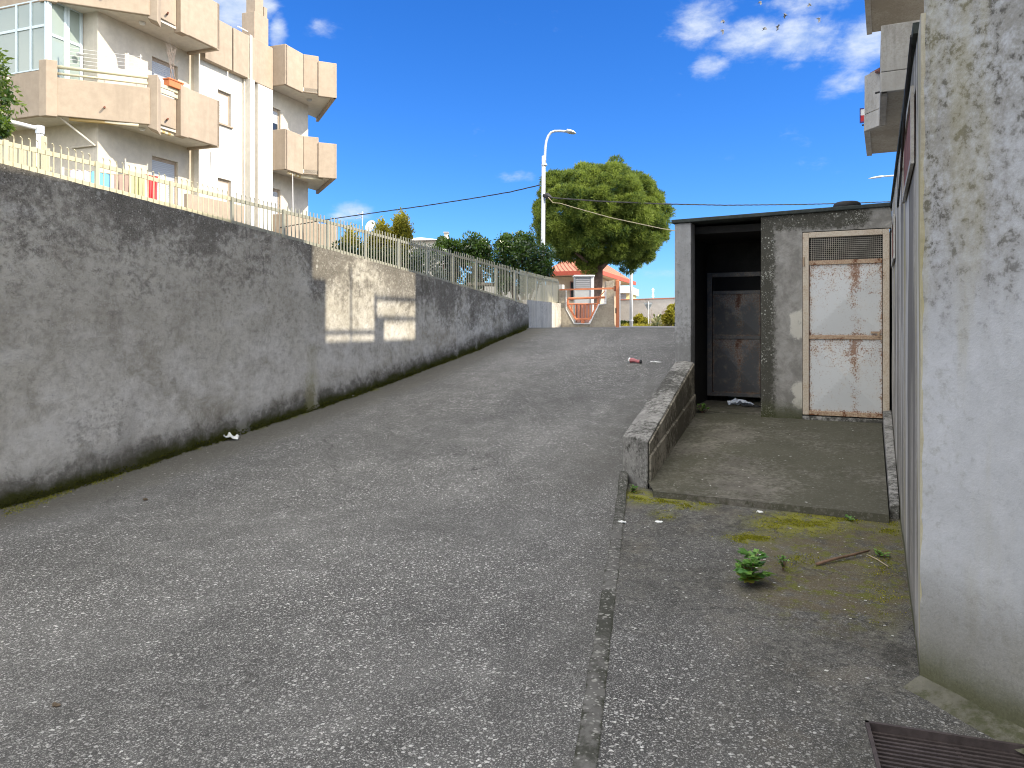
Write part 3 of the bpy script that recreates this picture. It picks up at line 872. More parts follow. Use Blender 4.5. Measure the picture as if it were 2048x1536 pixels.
# ---------------- drain grate
dg = thing('drain_grate', 'rusty brown steel drain grate sunk in the forecourt below the chamfered wall', 'drain grate', FW, (3.0, -.2, 0))
A, B, C, D = [Vector((p[0], p[1], 0)) for p in DR]
mb = MB(); zt = .012
def rim(a, b, inw, z0, z1):
    a, b = Vector(a), Vector(b); n = Vector((-(b - a).y, (b - a).x, 0)).normalized()
    if n.dot((A + C) / 2 - a) < 0: n = -n
    q = [a, b, b + n * inw, a + n * inw]
    if (q[1] - q[0]).cross(q[2] - q[0]).z < 0: q = q[::-1]
    mb.hexa([(p.x, p.y, z0) for p in q], [(p.x, p.y, z1) for p in q])
for a, b in ((A, B), (B, C), (C, D), (D, A)): rim(a, b, .014, -.12, zt)
part('frame', mb, M['drain_steel'], dg)
mb = MB()
for i in range(19):
    t = (i + .8) / 19.4
    p, q = A.lerp(D, t), B.lerp(C, t)
    d = (q - p).normalized(); p = p + d * .016; q = q - d * .016
    n = Vector((-d.y, d.x, 0)) * .006
    if n.x < 0: n = -n
    mb.hexa([(v.x, v.y, -.050) for v in (p - n, q - n, q + n, p + n)], [(v.x, v.y, -.018) for v in (p - n, q - n, q + n, p + n)])
for t in (.03, .5, .97):
    p, q = A.lerp(B, t), D.lerp(C, t); d = (q - p).normalized(); p = p + d * .016; q = q - d * .016
    n = Vector((-d.y, d.x, 0)) * .008
    mb.hexa([(v.x, v.y, -.062) for v in (p - n, q - n, q + n, p + n)], [(v.x, v.y, -.024) for v in (p - n, q - n, q + n, p + n)])
part('grating', mb, M['drain_steel'], dg)
part('pit', MB().quad(*[(p.x, p.y, -.3) for p in (D, C, B, A)]).quad(*[(p.x, p.y, z) for p, z in ((A, -.3), (B, -.3), (B, -.1), (A, -.1))]), M['dark_void'], dg)
# ------------------------------------------------------------------ concrete hut
HX = 10.3
def hroof(y): return 3.0 - (y + .17) / 2.66 * .05
hut = thing('concrete_hut', 'small mouldy concrete utility hut with two rusty steel doors at the top of the apron', 'hut', FW, (HX, 1.1, .3))
# street-side wall, back and inner walls, lintel, front pier: one shell of wall
mb = MB()
def grid_front(mb, x, y0, y1, z0, z1, ny, nz, at):
    o = len(mb.v)
    for i in range(ny + 1):
        for j in range(nz + 1):
            y = y0 + (y1 - y0) * i / ny; zt = z1(y) if callable(z1) else z1; z = z0 + (zt - z0) * j / nz
            mb.v.append((x + .008 * mnoise.noise((y * 3, z * 3, 2)), y, z))
            mb.at['mould'].append(at[0](y, z)); mb.at['bare'].append(at[1](y, z)); mb.at['bot'].append(z - .34)
    for i in range(ny):
        for j in range(nz):
            a = o + i * (nz + 1) + j; mb.f.append((a, a + 1, a + nz + 2, a + nz + 1))
def pad(mb):
    for k, d in (('mould', .3), ('bare', 0), ('bot', 1.5)):
        mb.at[k] += [d] * (len(mb.v) - len(mb.at[k]))
mb.at = {'mould': [], 'bare': [], 'bot': []}
mould = lambda y, z: max(sst(y, 1.02, 1.30), sst(z, 2.62, 2.85) * (.25 + .75 * sst(y, -.05, .15)) * .85, sst(z, .6, .36) * .6)
bare = lambda y, z: sst(y, 1.12, .90) * max(sst(z, 1.0, .7) * sst(z, .38, .55), sst(abs(z - 1.55), .35, .1) * .9) + (.5 * sst(y, .06, -.1) if z > 2.7 else 0)
grid_front(mb, HX, .854, 1.363, .2, hroof, 10, 36, (mould, bare))
grid_front(mb, HX, RW_Y, .854, 2.745, hroof, 16, 6, (mould, bare))
pad(mb)
mb.box(HX + .012, HX + .22, .862, 1.361, .2, 2.93)      # thickness behind the skins
mb.box(HX + .012, HX + .22, RW_Y, .862, 2.75, 2.93)
mb.box(HX + .22, 11.90, 1.24, 1.300, .2, 2.93)          # partition
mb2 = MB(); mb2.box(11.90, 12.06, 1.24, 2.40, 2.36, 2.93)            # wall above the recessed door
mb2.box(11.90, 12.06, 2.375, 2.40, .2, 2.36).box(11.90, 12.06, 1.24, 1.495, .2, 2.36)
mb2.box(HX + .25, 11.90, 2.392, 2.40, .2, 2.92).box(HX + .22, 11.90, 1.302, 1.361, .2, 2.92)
mb.box(HX + .25, 14, 2.402, 2.50, -.1, 2.93)             # ramp side
mb.box(13.9, 14, RW_Y, 2.40, .2, 2.93)
mb.box(HX + .25, 14, RW_Y - .12, RW_Y - .01, .2, 2.95)
pad(mb)
part('wall', mb, M['hut_render'], hut)
part('recess_lining', mb2, M['shade_black_render'], hut)
mb = MB().hexa([(HX, 2.28, .9), (HX + .25, 2.28, .9), (HX + .25, 2.505, .9), (HX, 2.505, .9)],
               [(HX, 2.28, hroof(2.28)), (HX + .25, 2.28, hroof(2.28)), (HX + .25, 2.505, hroof(2.5)), (HX, 2.505, hroof(2.5))])
mb.box(HX + .05, HX + .25, 2.285, 2.50, .2, .9)
part('pillar', mb, M['pillar_concrete'], hut, bevel=.012)
mb = MB().hexa([(HX - .045, RW_Y + .005, hroof(RW_Y)), (14.05, RW_Y + .005, hroof(RW_Y)), (14.05, 2.54, hroof(2.5)), (HX - .045, 2.54, hroof(2.5))],
               [(HX - .045, RW_Y + .005, hroof(RW_Y) + .05), (14.05, RW_Y + .005, hroof(RW_Y) + .05), (14.05, 2.54, hroof(2.5) + .05), (HX - .045, 2.54, hroof(2.5) + .05)])
part('roof', mb, M['roof_felt'], hut, bevel=.01)
part('ceiling', MB().box(HX + .26, 11.9, 1.363, 2.39, 2.82, 2.92), M['shade_black_render'], hut)
part('threshold', MB().box(HX + .14, 11.90, 1.363, 2.39, .1, .375), M['slab_concrete'], hut, bevel=.01)

def grid_at(mb, tag):
    for k in ('rim', 'run'): mb.at.setdefault(k, [])
    for k in ('rim', 'run'): mb.at[k] += [tag.get(k, .3)] * (len(mb.v) - len(mb.at[k]))
def folded_sheet(x, y0, y1, z0, z1, run_y, bulge, n=22):
    """sheet with a shallow folded cross; rim and run masks for the rust"""
    mb = MB(); mb.at = {'rim': [], 'run': []}
    for i in range(n + 1):
        for j in range(n + 1):
            u, w = i / n, j / n
            y, z = y0 + (y1 - y0) * u, z0 + (z1 - z0) * w
            a, b = u * 2 - 1, w * 2 - 1
            h = bulge * (1 - max(abs(a), abs(b)))
            mb.v.append((x - h, y, z))
            r = max(sst(abs(a), .86, 1.0), sst(b, .62, 1.0) * .75, sst(-b, .90, 1.0) * .9)
            r = max(r, .55 * sst(b, -.2, .8))
            mb.at['rim'].append(r)
            mb.at['run'].append((1 - sst(abs(y - run_y + .03 * mnoise.noise((z * 3, 1, 2))), .01, .075)) * (.55 + .45 * sst(b, -.6, .9)))
    for i in range(n):
        for j in range(n):
            a = i * (n + 1) + j; mb.f.append((a, a + 1, a + n + 2, a + n + 1))
    return mb
def bars(mb, lst):
    for b in lst: mb.box(*b)
    grid_at(mb, {'rim': .30, 'run': .0}); return mb
def steel_door(x, y0, y1, z0, z1, zmesh, zmid, shade_tone, lab, grille):
    fr_m = M['rusty_frame'] if not shade_tone else M['rusty_sheet_shaded']
    d = part('door', bars(MB(), [(x - .012, x + .05, y0, y0 + .075, z0, z1), (x - .012, x + .05, y1 - .075, y1, z0, z1), (x - .012, x + .05, y0 + .075, y1 - .075, z1 - .07, z1)]), fr_m, hut, bevel=.005, label=lab)
    a, b = y0 + .08, y1 - .08
    for bb in ((x - .008, x + .04, a, b, zmid - .026, zmid + .026), (x - .008, x + .04, a, b, zmesh - .028, zmesh + .028), (x - .014, x + .045, a - .004, b + .004, z0, z0 + .055)):
        part('rail', bars(MB(), [bb]), M['rusty_bar'] if not shade_tone else M['rusty_sheet_shaded'], d, bevel=.004)
    run = a + .31
    sm = M['rusty_sheet'] if not shade_tone else M['rusty_sheet_shaded']
    part('sheet', folded_sheet(x + .012, a, b, z0 + .055, zmid - .026, run, .038), sm, d)
    part('sheet', folded_sheet(x + .012, a, b, zmid + .026, zmesh - .028, run, .038), sm, d)
    if grille:
        mb = MB(); k = int((b - a) / .0225)
        for i in range(1, k):
            y = a + (b - a) * i / k; mb.box(x + .010, x + .014, y - .0022, y + .0022, zmesh + .028, z1 - .07)
        k = int((z1 - .07 - zmesh - .028) / .0225)
        for i in range(1, k):
            z = zmesh + .028 + (z1 - .098 - zmesh) * i / k; mb.box(x + .0142, x + .0180, a, b, z - .0022, z + .0022)
        part('grille', mb, M['wire_grid'], d)
        part('hinge', MB().tube([(x - .02, y1 - .012, 2.30), (x - .02, y1 - .012, 2.42)], .011), M['rusty_bar'], d)
        part('latch', bars(MB(), [(x - .03, x - .006, a + .02, a + .13, zmid + .05, zmid + .075), (x - .034, x - .006, a + .03, a + .055, zmid + .01, zmid + .05)]), M['rusty_bar'], d)
    else:
        part('sheet', folded_sheet(x + .012, a, b, zmesh + .028, z1 - .07, run, .004, 6), M['dark_void'], d)
    return d
steel_door(HX + .01, -.148, .850, .40, 2.735, 2.345, 1.395, False, 'rusty white steel door with wire mesh above, beside the boundary wall', True)
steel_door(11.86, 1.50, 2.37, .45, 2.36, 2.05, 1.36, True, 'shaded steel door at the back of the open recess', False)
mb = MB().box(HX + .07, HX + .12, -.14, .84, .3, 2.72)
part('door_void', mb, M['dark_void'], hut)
# step under the front door
part('door_sill', MB().box(HX - .01, HX + .14, RW_Y + .01, .854, .2, .385), M['kerb_concrete'], hut, bevel=.008)

# old tyre lying on the roof
tp = U(1694, 414, 9.75, FW)
mb = MB().torus((tp[0], tp[1], hroof(tp[1]) + .05 + .055), .115, .055, 28, 10, .95)
solo('tyre', mb, M['tyre_rubber'], FW, (tp[0], tp[1], hroof(tp[1]) + .05), 'black rubber ring lying on the hut roof above the rusty door', 'tyre', smooth=True)

# ------------------------------------------------------------------ apron slab, kerb wall
mb = MB(); ap = [(6.6, 1.86), (6.6, -.06), (10.42, -.06), (10.42, 2.27)]
mb = cdt_sheet([(6.60, -.09), (10.45, -.06), (10.45, 2.24), (10.3, 2.24), (6.9, 1.93), (6.62, 1.80)], lambda x, y: zslab(x) + .006 * mnoise.noise((x * 1.6, y * 1.6, 3)), .2)
n = len(mb.v)
edge = [(6.60, -.09 + 1.89 * i / 10) for i in range(11)]
o = len(mb.v)
for x, y in edge: mb.v += [(x, y, zslab(x) + .003), (x - .012, y, -.06)]
for i in range(10): mb.f.append((o + i * 2, o + i * 2 + 2, o + i * 2 + 3, o + i * 2 + 1)[::-1])
o = len(mb.v)
mb.v += [(6.6, -.09, zslab(6.6)), (10.3, -.07, zslab(10.3)), (10.3, -.07, 0), (6.588, -.09, -.06)]
mb.f.append((o + 3, o + 2, o + 1, o))
solo('apron_slab', mb, M['slab_concrete'], FW, (6.6, .9, 0), kind='structure')
kw = thing('kerb_wall', 'low sloping concrete kerb wall with stained top, between ramp and hut apron', 'kerb wall', FW, (7.0, 2.1, 0))
def strip_wall(pl, pr, q_l, q_r, zb0, zb1, zt0, zt1, n=16, jag=.012):
    mb = MB()
    for i in range(n + 1):
        t = i / n; l = [pl[k] + (q_l[k] - pl[k]) * t for k in (0, 1)]; r = [pr[k] + (q_r[k] - pr[k]) * t for k in (0, 1)]
        zb = zb0 + (zb1 - zb0) * t; zt = zt0 + (zt1 - zt0) * t
        j = jag * mnoise.noise((t * 9, 1, 1)); j2 = jag * mnoise.noise((t * 9, 5, 1))
        mid = ((l[0] + r[0]) / 2, (l[1] + r[1]) / 2)
        mb.v += [(l[0], l[1], zb), (r[0], r[1], zb), (r[0], r[1] + j2 * .5, zt + j2 - .012), (mid[0], mid[1], zt + .006 + j), (l[0], l[1], zt + j - .012)]
    for i in range(n):
        a = i * 5
        for k in range(5): mb.f.append((a + k, a + (k + 1) % 5, a + 5 + (k + 1) % 5, a + 5 + k))
    mb.f += [(4, 3, 2, 1, 0), tuple(n * 5 + k for k in range(5))]
    return mb
part('wall_body', strip_wall((7.16, 2.26), (6.89, 1.93), (10.29, 2.49), (10.29, 2.24), -.1, .0, .465, 1.055), M['kerb_concrete'], kw, bevel=.012)
mb = MB().hexa([(6.93, 1.905, 0), (10.27, 2.205, .25), (10.27, 2.24, .25), (6.93, 1.93, 0)],
               [(6.93, 1.905, .31), (10.27, 2.205, .60), (10.27, 2.24, .62), (6.93, 1.93, .33)])
part('footing', mb, M['kerb_side'], kw, bevel=.006)
mb = MB().hexa([(6.93, 1.918, .335), (10.27, 2.225, .63), (10.27, 2.24, .63), (6.93, 1.93, .335)],
               [(6.93, 1.918, .43), (10.27, 2.225, 1.02), (10.27, 2.24, 1.03), (6.93, 1.93, .44)])
part('facing', mb, M['kerb_side'], kw)

# ------------------------------------------------------------------ litter, sticks, weeds
def crumple(c, rx, ry, h, seed, n=9):
    """crumpled sheet: a domed, folded patch with an irregular outline and real thickness"""
    mb = MB(); o = 0
    for k, off in ((0, 0.0), (1, -.003)):
        for i in range(n):
            for j in range(n):
                u, w = i / (n - 1) * 2 - 1, j / (n - 1) * 2 - 1
                e = 1 + .28 * mnoise.noise((u * 1.5 + seed, w * 1.5, seed))
                zz = h * (.30 + .9 * mnoise.noise((u * 2.2 + seed, w * 2.2, 4.4 + seed)) + .45 * (1 - max(abs(u), abs(w))))
                mb.v.append((c[0] + rx * u * e * math.sqrt(max(.2, 1 - .45 * w * w)), c[1] + ry * w * e * math.sqrt(max(.2, 1 - .45 * u * u)), c[2] + .005 + max(0, zz) + off))
    N = n * n
    for i in range(n - 1):
        for j in range(n - 1):
            a = i * n + j
            mb.f += [(a, a + n, a + n + 1, a + 1), (N + a, N + a + 1, N + a + n + 1, N + a + n)]
    ring = [i * n for i in range(n)] + [(n - 1) * n + j for j in range(1, n)] + [i * n + n - 1 for i in range(n - 2, -1, -1)] + [j for j in range(n - 2, 0, -1)]
    for a, b in zip(ring, ring[1:] + ring[:1]): mb.f.append((b, a, N + a, N + b))
    return mb
def litter(name, p, rx, ry, h, seed, mat, label, cat='litter', group=None):
    return solo(name, crumple(p, rx, ry, h, seed), mat, FW, p, label, cat, group)
p = gramp(459, 878); litter('tissue', p, .06, .115, .06, 1.3, M['paper_white'], 'crumpled white tissue on the ramp beside the mossy foot of the retaining wall', 'tissue')
G = 'white scraps on the forecourt'
p = gp(1244, 1046); litter('paper_scrap', p, .020, .032, .016, 2.2, M['paper_white'], 'folded white scrap below the near end of the kerb wall', 'paper scrap', G)
p = gp(1318, 1045); litter('paper_scrap', p, .018, .030, .010, 5.1, M['paper_white'], 'flat cream scrap between the folded scrap and the moss', 'paper scrap', G)
p = gp(1520, 1026); litter('paper_scrap', p, .020, .027, .016, 7.7, M['paper_white'], 'white scrap just above the bright moss cushion, below the apron edge', 'paper scrap', G)
p = gramp(705, 792); litter('paper_scrap', p, .022, .035, .012, 9.7, M['paper_white'], 'tiny white scrap at the wall foot, far up the ramp', 'paper scrap', G)
p = gramp(1311, 725); litter('paper_scrap', p, .03, .085, .012, 3.9, M['paper_white'], 'white paper strip on the ramp beside the crushed red carton', 'paper scrap', G)
# crushed carton
p = gramp(1273, 726)
ct = thing('crushed_carton', 'crushed red and white carton lying on the upper ramp', 'carton', FW, p)
mb = MB()
a = Vector((p[0], p[1] + .10, p[2] + .04)); b = Vector((p[0] - .02, p[1] - .06, p[2] + .026))
mb.tube([a, a.lerp(b, .3) + Vector((0, 0, .01)), a.lerp(b, .7), b], [.040, .034, .024, .028], 7)
part('carton_body', mb, M['can_red'], ct)
part('carton_end', MB().tube([a + Vector((0, .002, 0)), a + Vector((.004, .02, .002))], [.042, .046], 7), M['paper_white'], ct)
part('carton_base', MB().tube([b + Vector((0, -.002, 0)), b + Vector((0, -.03, 0))], [.028, .032], 7), M['cable_black'], ct)
# plastic bag and rags in the recess
p = U(1482, 806, 10.95, FW); p = (p[0], p[1], .376)
litter('plastic_bag', p, .08, .17, .10, 6.1, M['bag_white'], 'crumpled white plastic bag on the floor of the dark recess', 'bag')
p2 = (p[0] - .12, p[1] - .16, .376); litter('rag', p2, .05, .14, .03, 8.4, M['cable_black'], 'dark flattened rag beside the plastic bag in the recess', 'rag')
p = gp(112, 1412, 0); litter('dead_leaf', p, .010, .020, .008, 4.6, M['dead_leaf'], 'curled brown dead leaf on the near left pavement', 'leaf')
p = gramp(291, 1001); litter('dead_leaf', p, .016, .022, .02, 5.6, M['dead_leaf'], 'dark shrivelled leaf on the ramp near the wall foot', 'leaf')
# stick
a = gp(1633, 1131); b = gp(1738, 1107)
A_, B_ = Vector((a[0], a[1], zf(a[0], a[1]) + .012)), Vector((b[0], b[1], zf(b[0], b[1]) + .03))
mb = MB().tube([A_, A_.lerp(B_, .35) + Vector((0, 0, .004)), A_.lerp(B_, .7), B_], [.009, .010, .009, .007], 8)
solo('stick', mb, M['stick_wood'], FW, tuple(A_), 'straight brown stick lying across the mossy corner', 'stick', smooth=True)
a = gp(1734, 1108); b = gp(1776, 1132)
A_, B_ = Vector((a[0], a[1], zf(*a[:2]) + .006)), Vector((b[0], b[1], zf(*b[:2]) + .008))
solo('straw', MB().tube([A_, A_.lerp(B_, .5) + Vector((0, 0, .006)), B_], .0035, 6), M['rope_pale'], FW, tuple(A_), 'pale dry straw at the tip of the brown stick', 'straw')

def rosette_plant(name, base, stems, height, spread, leaf, label, per=9, mat='weed_leaves', lobes=True, fr=FW, cat='weed', group=None, low_yellow=True):
    t = thing(name, label, cat, fr, base, group)
    b = Vector(base); mb = MB(); lv = Leaves(); ly = Leaves()
    for i in range(stems):
        a = 2 * math.pi * i / stems + random.uniform(-.4, .4); s = spread * random.uniform(.25, 1.0); h = height * random.uniform(.55, 1.05) * (1.1 - .35 * s / max(spread, 1e-6))
        tip = b + Vector((math.cos(a) * s, math.sin(a) * s, h)); mid = b.lerp(tip, .5) + Vector((0, 0, h * .10))
        mb.tube([b, mid, tip], [.0035, .0028, .0015], 5)
        for k in range(per):
            u = random.uniform(.25, 1.0); c = b.lerp(tip, u) + Vector((0, 0, h * .2 * u * (1 - u)))
            aa = random.uniform(0, 6.28); L = leaf * random.uniform(.55, 1.1)
            d = Vector((math.cos(aa), math.sin(aa), random.uniform(-.15, .55))).normalized() * L
            w = d.cross(Vector((0, 0, 1))).normalized() * L * .42 + Vector((0, 0, random.uniform(-.12, .12) * L))
            tgt = ly if (low_yellow and u < .42 and random.random() < .6) else lv
            tint = random.random()
            tgt.add([c], [d], [w], [tint])
            if lobes:
                for sg in (-1, 1):
                    d2 = (d * .45 + w * sg * 1.25); tgt.add([c + d * .22], [d2], [d * .22 - w * sg * .1], [tint])
    part('stem', mb, M['stick_wood'], t)
    leaf_obj('foliage', lv, M[mat], t)
    if ly.n: leaf_obj('low_leaves', ly, M['weed_yellow'], t)
    return t
q = gp(1500, 1168); rosette_plant('weed', (q[0], q[1], zf(*q[:2])), 13, .19, .14, .078, 'leafy green weed, the largest on the forecourt, left of the stick', 8)
q = gp(1566, 1140); rosette_plant('weed', (q[0], q[1], zf(*q[:2])), 5, .11, .05, .028, 'thin red stemmed weed between the largest weed and the stick', 6)
q = gp(1262, 985); rosette_plant('weed', (q[0], q[1] - .02, .0), 6, .07, .07, .032, 'small pale weed at the near end of the kerb wall', 7)
q = (10.36, 2.14, zslab(10.3)); rosette_plant('weed', q, 8, .14, .12, .045, 'bushy green weed at the foot of the hut pillar', 9, low_yellow=False)
q = gp(1762, 1110); rosette_plant('weed', (q[0], q[1], zf(*q[:2])), 5, .05, .07, .03, 'low dark weed at the tip of the stick by the boundary wall', 6, low_yellow=False)
q = gp(1700, 1040); rosette_plant('weed', (q[0], q[1], zf(*q[:2])), 5, .04, .08, .028, 'flat weed under the right end of the apron edge', 5, low_yellow=False)
# ------------------------------------------------------------------ picket fence on the retaining wall
FY = 6.72
tips = [(0, 266), (100, 286), (203, 315), (309, 344), (390, 365), (465, 385), (530, 402), (653, 432), (804, 473), (875, 493), (953, 514), (1048, 541)]
TIP = [(on_line(FW, px, FY), z_at(FW, on_line(FW, px, FY), FY, py)) for px, py in tips] + [(18.1, 2.74)]
def fy(x): return FY if x < 14.25 else FY + (x - 14.25) * .19
def ftip(x): return lerp_tab(TIP, x)
fence = thing('picket_fence', 'long cream metal picket fence with hooked tips along the top of the retaining wall', 'fence', FW, (8, FY, 2.5))
xs = [3.05 + .84 * i for i in range(18)] + [18.1]
for i, x in enumerate(xs):
    zt = ftip(x) - .05; mt0 = M['cream_paint'] if x < 6.4 else (M['drab_paint'] if x > 10.8 else M['shade_grey'])
    part('post', MB().box(x - .018, x + .018, fy(x) - .014, fy(x) + .014, wtop(x) - .1, zt), mt0, fence)
    if i == len(xs) - 1: break
    x1 = xs[i + 1]; hooked = x < 6.5; mt = M['cream_paint'] if x < 6.4 else (M['drab_paint'] if x > 10.8 else M['shade_grey'])
    mb = MB(); n = int(round((x1 - x) / .07))
    for k in range(1, n):
        xx = x + (x1 - x) * k / n; y = fy(xx); z0, z1 = wtop(xx) + .03, ftip(xx)
        if hooked:
            mb.tube([(xx, y, z0), (xx, y, z1 - .03), (xx - .006, y - .006, z1 - .010), (xx - .024, y - .014, z1)], .0052, 6)
        else:
            q = .0075 if x < 11 else .0055; mb.box(xx - q, xx + q, y - .004, y + .004, z0, z1)
    part('picket_panel', mb, mt, fence)
    for dz, lo in ((-.075, False), (.05, True)):
        mb = MB()
        za, zb = (wtop(x) + dz, wtop(x1) + dz) if lo else (ftip(x) + dz, ftip(x1) + dz)
        ya, yb = fy(x) + .012, fy(x1) + .012
        mb.hexa([(x, ya - .004, za - .02), (x1, yb - .004, zb - .02), (x1, yb + .012, zb - .02), (x, ya + .012, za - .02)],
                [(x, ya - .004, za + .02), (x1, yb - .004, zb + .02), (x1, yb + .012, zb + .02), (x, ya + .012, za + .02)])
        part('rail', mb, mt, fence)

# low wall that carries the fence on to the gate
lw = MB()
for i in range(20):
    x = 14.42 + (18.02 - 14.42) * i / 19; y = fy(x) - .10; zt = lerp_tab([(14.4, 2.085), (18.1, 2.11)], x)
    lw.v += [(x, y, ZS - .1), (x, y, zt), (x, y + .22, zt), (x, y + .22, ZS - .1)]
for i in range(19):
    a = i * 4
    for k in range(3): lw.f.append((a + k, a + k + 1, a + k + 5, a + k + 4))
lw.f += [(0, 3, 2, 1), (76, 77, 78, 79)]
solo('low_wall', lw, M['low_wall'], FW, (16, 6.9, ZS), 'low pale street wall with dark streaks, running from the ramp crest to the orange gate', 'wall')

# ------------------------------------------------------------------ behind the fence, left
def xy(px, y): return on_line(FB, px, y)
p = U(40, 340, 11.5)
sf = thing('courtyard_fence', 'short cream picket fence of the courtyard, under the laurel at the left edge', 'fence', F0, (p[0], p[1], 2.7))
mb = MB()
for i in range(18):
    x = U(-60 + i * 9.2, 300, 11.5)[0]; z1 = U(0, 284 - (i % 3) * 2 + i * 1.0, 11.5)[2]
    mb.box(x - .022, x + .022, p[1] - .012, p[1] + .012, 2.8, z1)
part('picket_panel', mb, M['cream_paint'], sf)
mb = MB(); xa, xb = U(-62, 300, 11.5)[0], U(102, 300, 11.5)[0]
for z in (3.35, 3.95): mb.box(xa, xb, p[1] + .012, p[1] + .03, z - .03, z + .03)
part('rail', mb, M['cream_paint'], sf)
part('post', MB().box(U(88, 0, 11.5)[0] - .03, U(88, 0, 11.5)[0] + .03, p[1] - .03, p[1] + .03, 2.6, U(0, 273, 11.5)[2]), M['cream_paint'], sf)
# white awning frame
q = U(80, 300, 12.4); zt = U(0, 258, 12.4)[2]
af = thing('awning_frame', 'white tubular awning frame standing behind the courtyard fence', 'awning frame', F0, (q[0], q[1], 2.7))
part('post', MB().tube([(q[0], q[1], 2.6), (q[0], q[1], zt)], .055, 10), M['white_paint'], af, smooth=True)
r = U(-40, 228, 11.9); mb = MB().tube([(q[0], q[1], zt), (r[0], r[1], r[2])], .035, 8)
r2 = U(118, 262, 12.3)
part('arm', mb, M['white_paint'], af, smooth=True)
part('bracket', MB().tube([(q[0], q[1], zt - .08), (q[0], q[1], zt + .05)], .07, 8), M['galvanised'], af)

# clothesline with washing
d0, d1 = 13.2, 14.4
def cl(px, py):
    d = d0 + (d1 - d0) * (px - 130) / 190; return U(px, py, d)
line = thing('clothesline', 'clothesline rope between two white poles behind the fence', 'clothesline', F0, (cl(220, 400)[0], cl(220, 400)[1], 2.6))
top_py = lambda px: lerp_tab([(128, 338), (182, 342), (230, 349), (290, 349), (322, 354)], px)
part('rope', MB().tube([cl(px, top_py(px)) for px in range(126, 326, 8)], .006, 5), M['rope_pale'], line)
for px in (126, 326):
    a = cl(px, top_py(px) - 4); part('pole', MB().tube([(a[0], a[1], 2.5), a], .02, 8), M['white_paint'], line)
def washing(name, px0, px1, drop, mat, label, seed, gather=0.0):
    mb = MB(); n, m = 18, 14
    for k, off in ((0, 0), (1, .006)):
        for i in range(n + 1):
            px = px0 + (px1 - px0) * i / n; a = Vector(cl(px, top_py(px)))
            for j in range(m + 1):
                v = j / m
                g = gather * math.sin(v * 3.14) * (px0 + px1 - 2 * px) / 2
                b = Vector(cl(px + g, top_py(px)))
                f = .035 * math.sin(i * 1.15 + seed + .6 * v) * (.3 + v) + .02 * mnoise.noise((i * .5, v * 2, seed))
                mb.v.append((b.x, b.y + f + off, a.z + .012 - drop * v - .03 * abs(math.sin(i * .5)) * (1 - v) * .3))
    N = (n + 1) * (m + 1)
    for i in range(n):
        for j in range(m):
            a = i * (m + 1) + j
            mb.f += [(a, a + 1, a + m + 2, a + m + 1), (N + a, N + a + m + 1, N + a + m + 2, N + a + 1)]
    o = cl((px0 + px1) / 2, top_py(px0))
    solo(name, mb, M[mat], F0, o, label, 'laundry', 'washing on the clothesline', smooth=True)
washing('towel', 140, 181, .85, 'cloth_lilac', 'pale lilac towel hanging first on the clothesline', 1)
washing('towel', 182, 220, .95, 'cloth_blue', 'sky blue towel between the lilac and the brown one', 2)
washing('towel', 228, 261, .95, 'cloth_tan', 'brownish pink towel hanging on the clothesline', 3)
washing('towel', 263, 290, .95, 'cloth_lemon', 'pale lemon towel next to the red garment', 4)
washing('garment', 293, 316, .95, 'cloth_red', 'red garment gathered at the end of the clothesline', 5, .25)

# ------------------------------------------------------------------ pale apartment block
blk = thing('apartment_building', 'pale apartment block with beige stepped balconies, left behind the fence', 'building', FB, (20, 18, 1.4))
ZL = (4.10, 7.15, 10.20)      # undersides of the three balcony slabs
W1, WW, WR = 17.95, 17.65, 17.85
A0 = xy(195, W1); A1 = 19.05; A2 = 22.5; A3 = 25.2
# main walls by plan, with window reveals left open by recessed panels in front
REV = .16
body = [(A0, W1 + REV), (A1, W1 + REV), (A1, WW + REV), (A2, WW + REV), (A2, WR + REV), (A3, WR + REV), (A3, 30), (A0, 30)]
part('wall', MB().prism(body, 1.0, 10.34), M['stucco_cream'], blk)
def pierced(x0, x1, z0, z1_, y0, y1, holes):
    mb = MB(); cuts = sorted({x0, x1} | {h[0] for h in holes} | {h[1] for h in holes})
    for a, b in zip(cuts, cuts[1:]):
        hs_ = sorted((h[2], h[3]) for h in holes if h[0] <= a + 1e-6 and h[1] >= b - 1e-6); z = z0
        for lo, hi in hs_ + [(z1_, z1_)]:
            if lo > z: mb.box(a, b, y0, y1, z, lo)
            z = hi
    return mb
H1 = (xy(304, W1), xy(356, W1)); HW = (xy(434, WW), xy(461, WW)); HR = (max(xy(526, WR), A2 + .14), xy(561, WR))
part('facade', pierced(A0, A1 - .001, 1.0, 10.33, W1, W1 + REV - .002, [(*H1, ZL[1] + .3, 9.66), (*H1, ZL[0] + .3, 6.66)]), M['stucco_cream'], blk)
part('facade', pierced(A1, A2 - .004, 1.0, 10.33, WW - .03, WW + REV - .002, [(*HW, 8.22, 9.34), (*HW, 5.15, 6.42)]), M['stucco_white'], blk)
part('facade', pierced(A2 + .001, A3, 1.0, 10.33, WR, WR + REV - .002, [(*HR, ZL[1] + .3, 9.62), (*HR, ZL[0] + .3, 6.62)]), M['stucco_cream'], blk)
# roof storey set back
part('roof_storey', MB().prism([(A0 + .3, W1 + 1.6), (A1 - .6, W1 + 1.6), (A1 - .6, 27), (A0 + .3, 27)], 10.34, 12.9), M['stucco_cream'], blk)
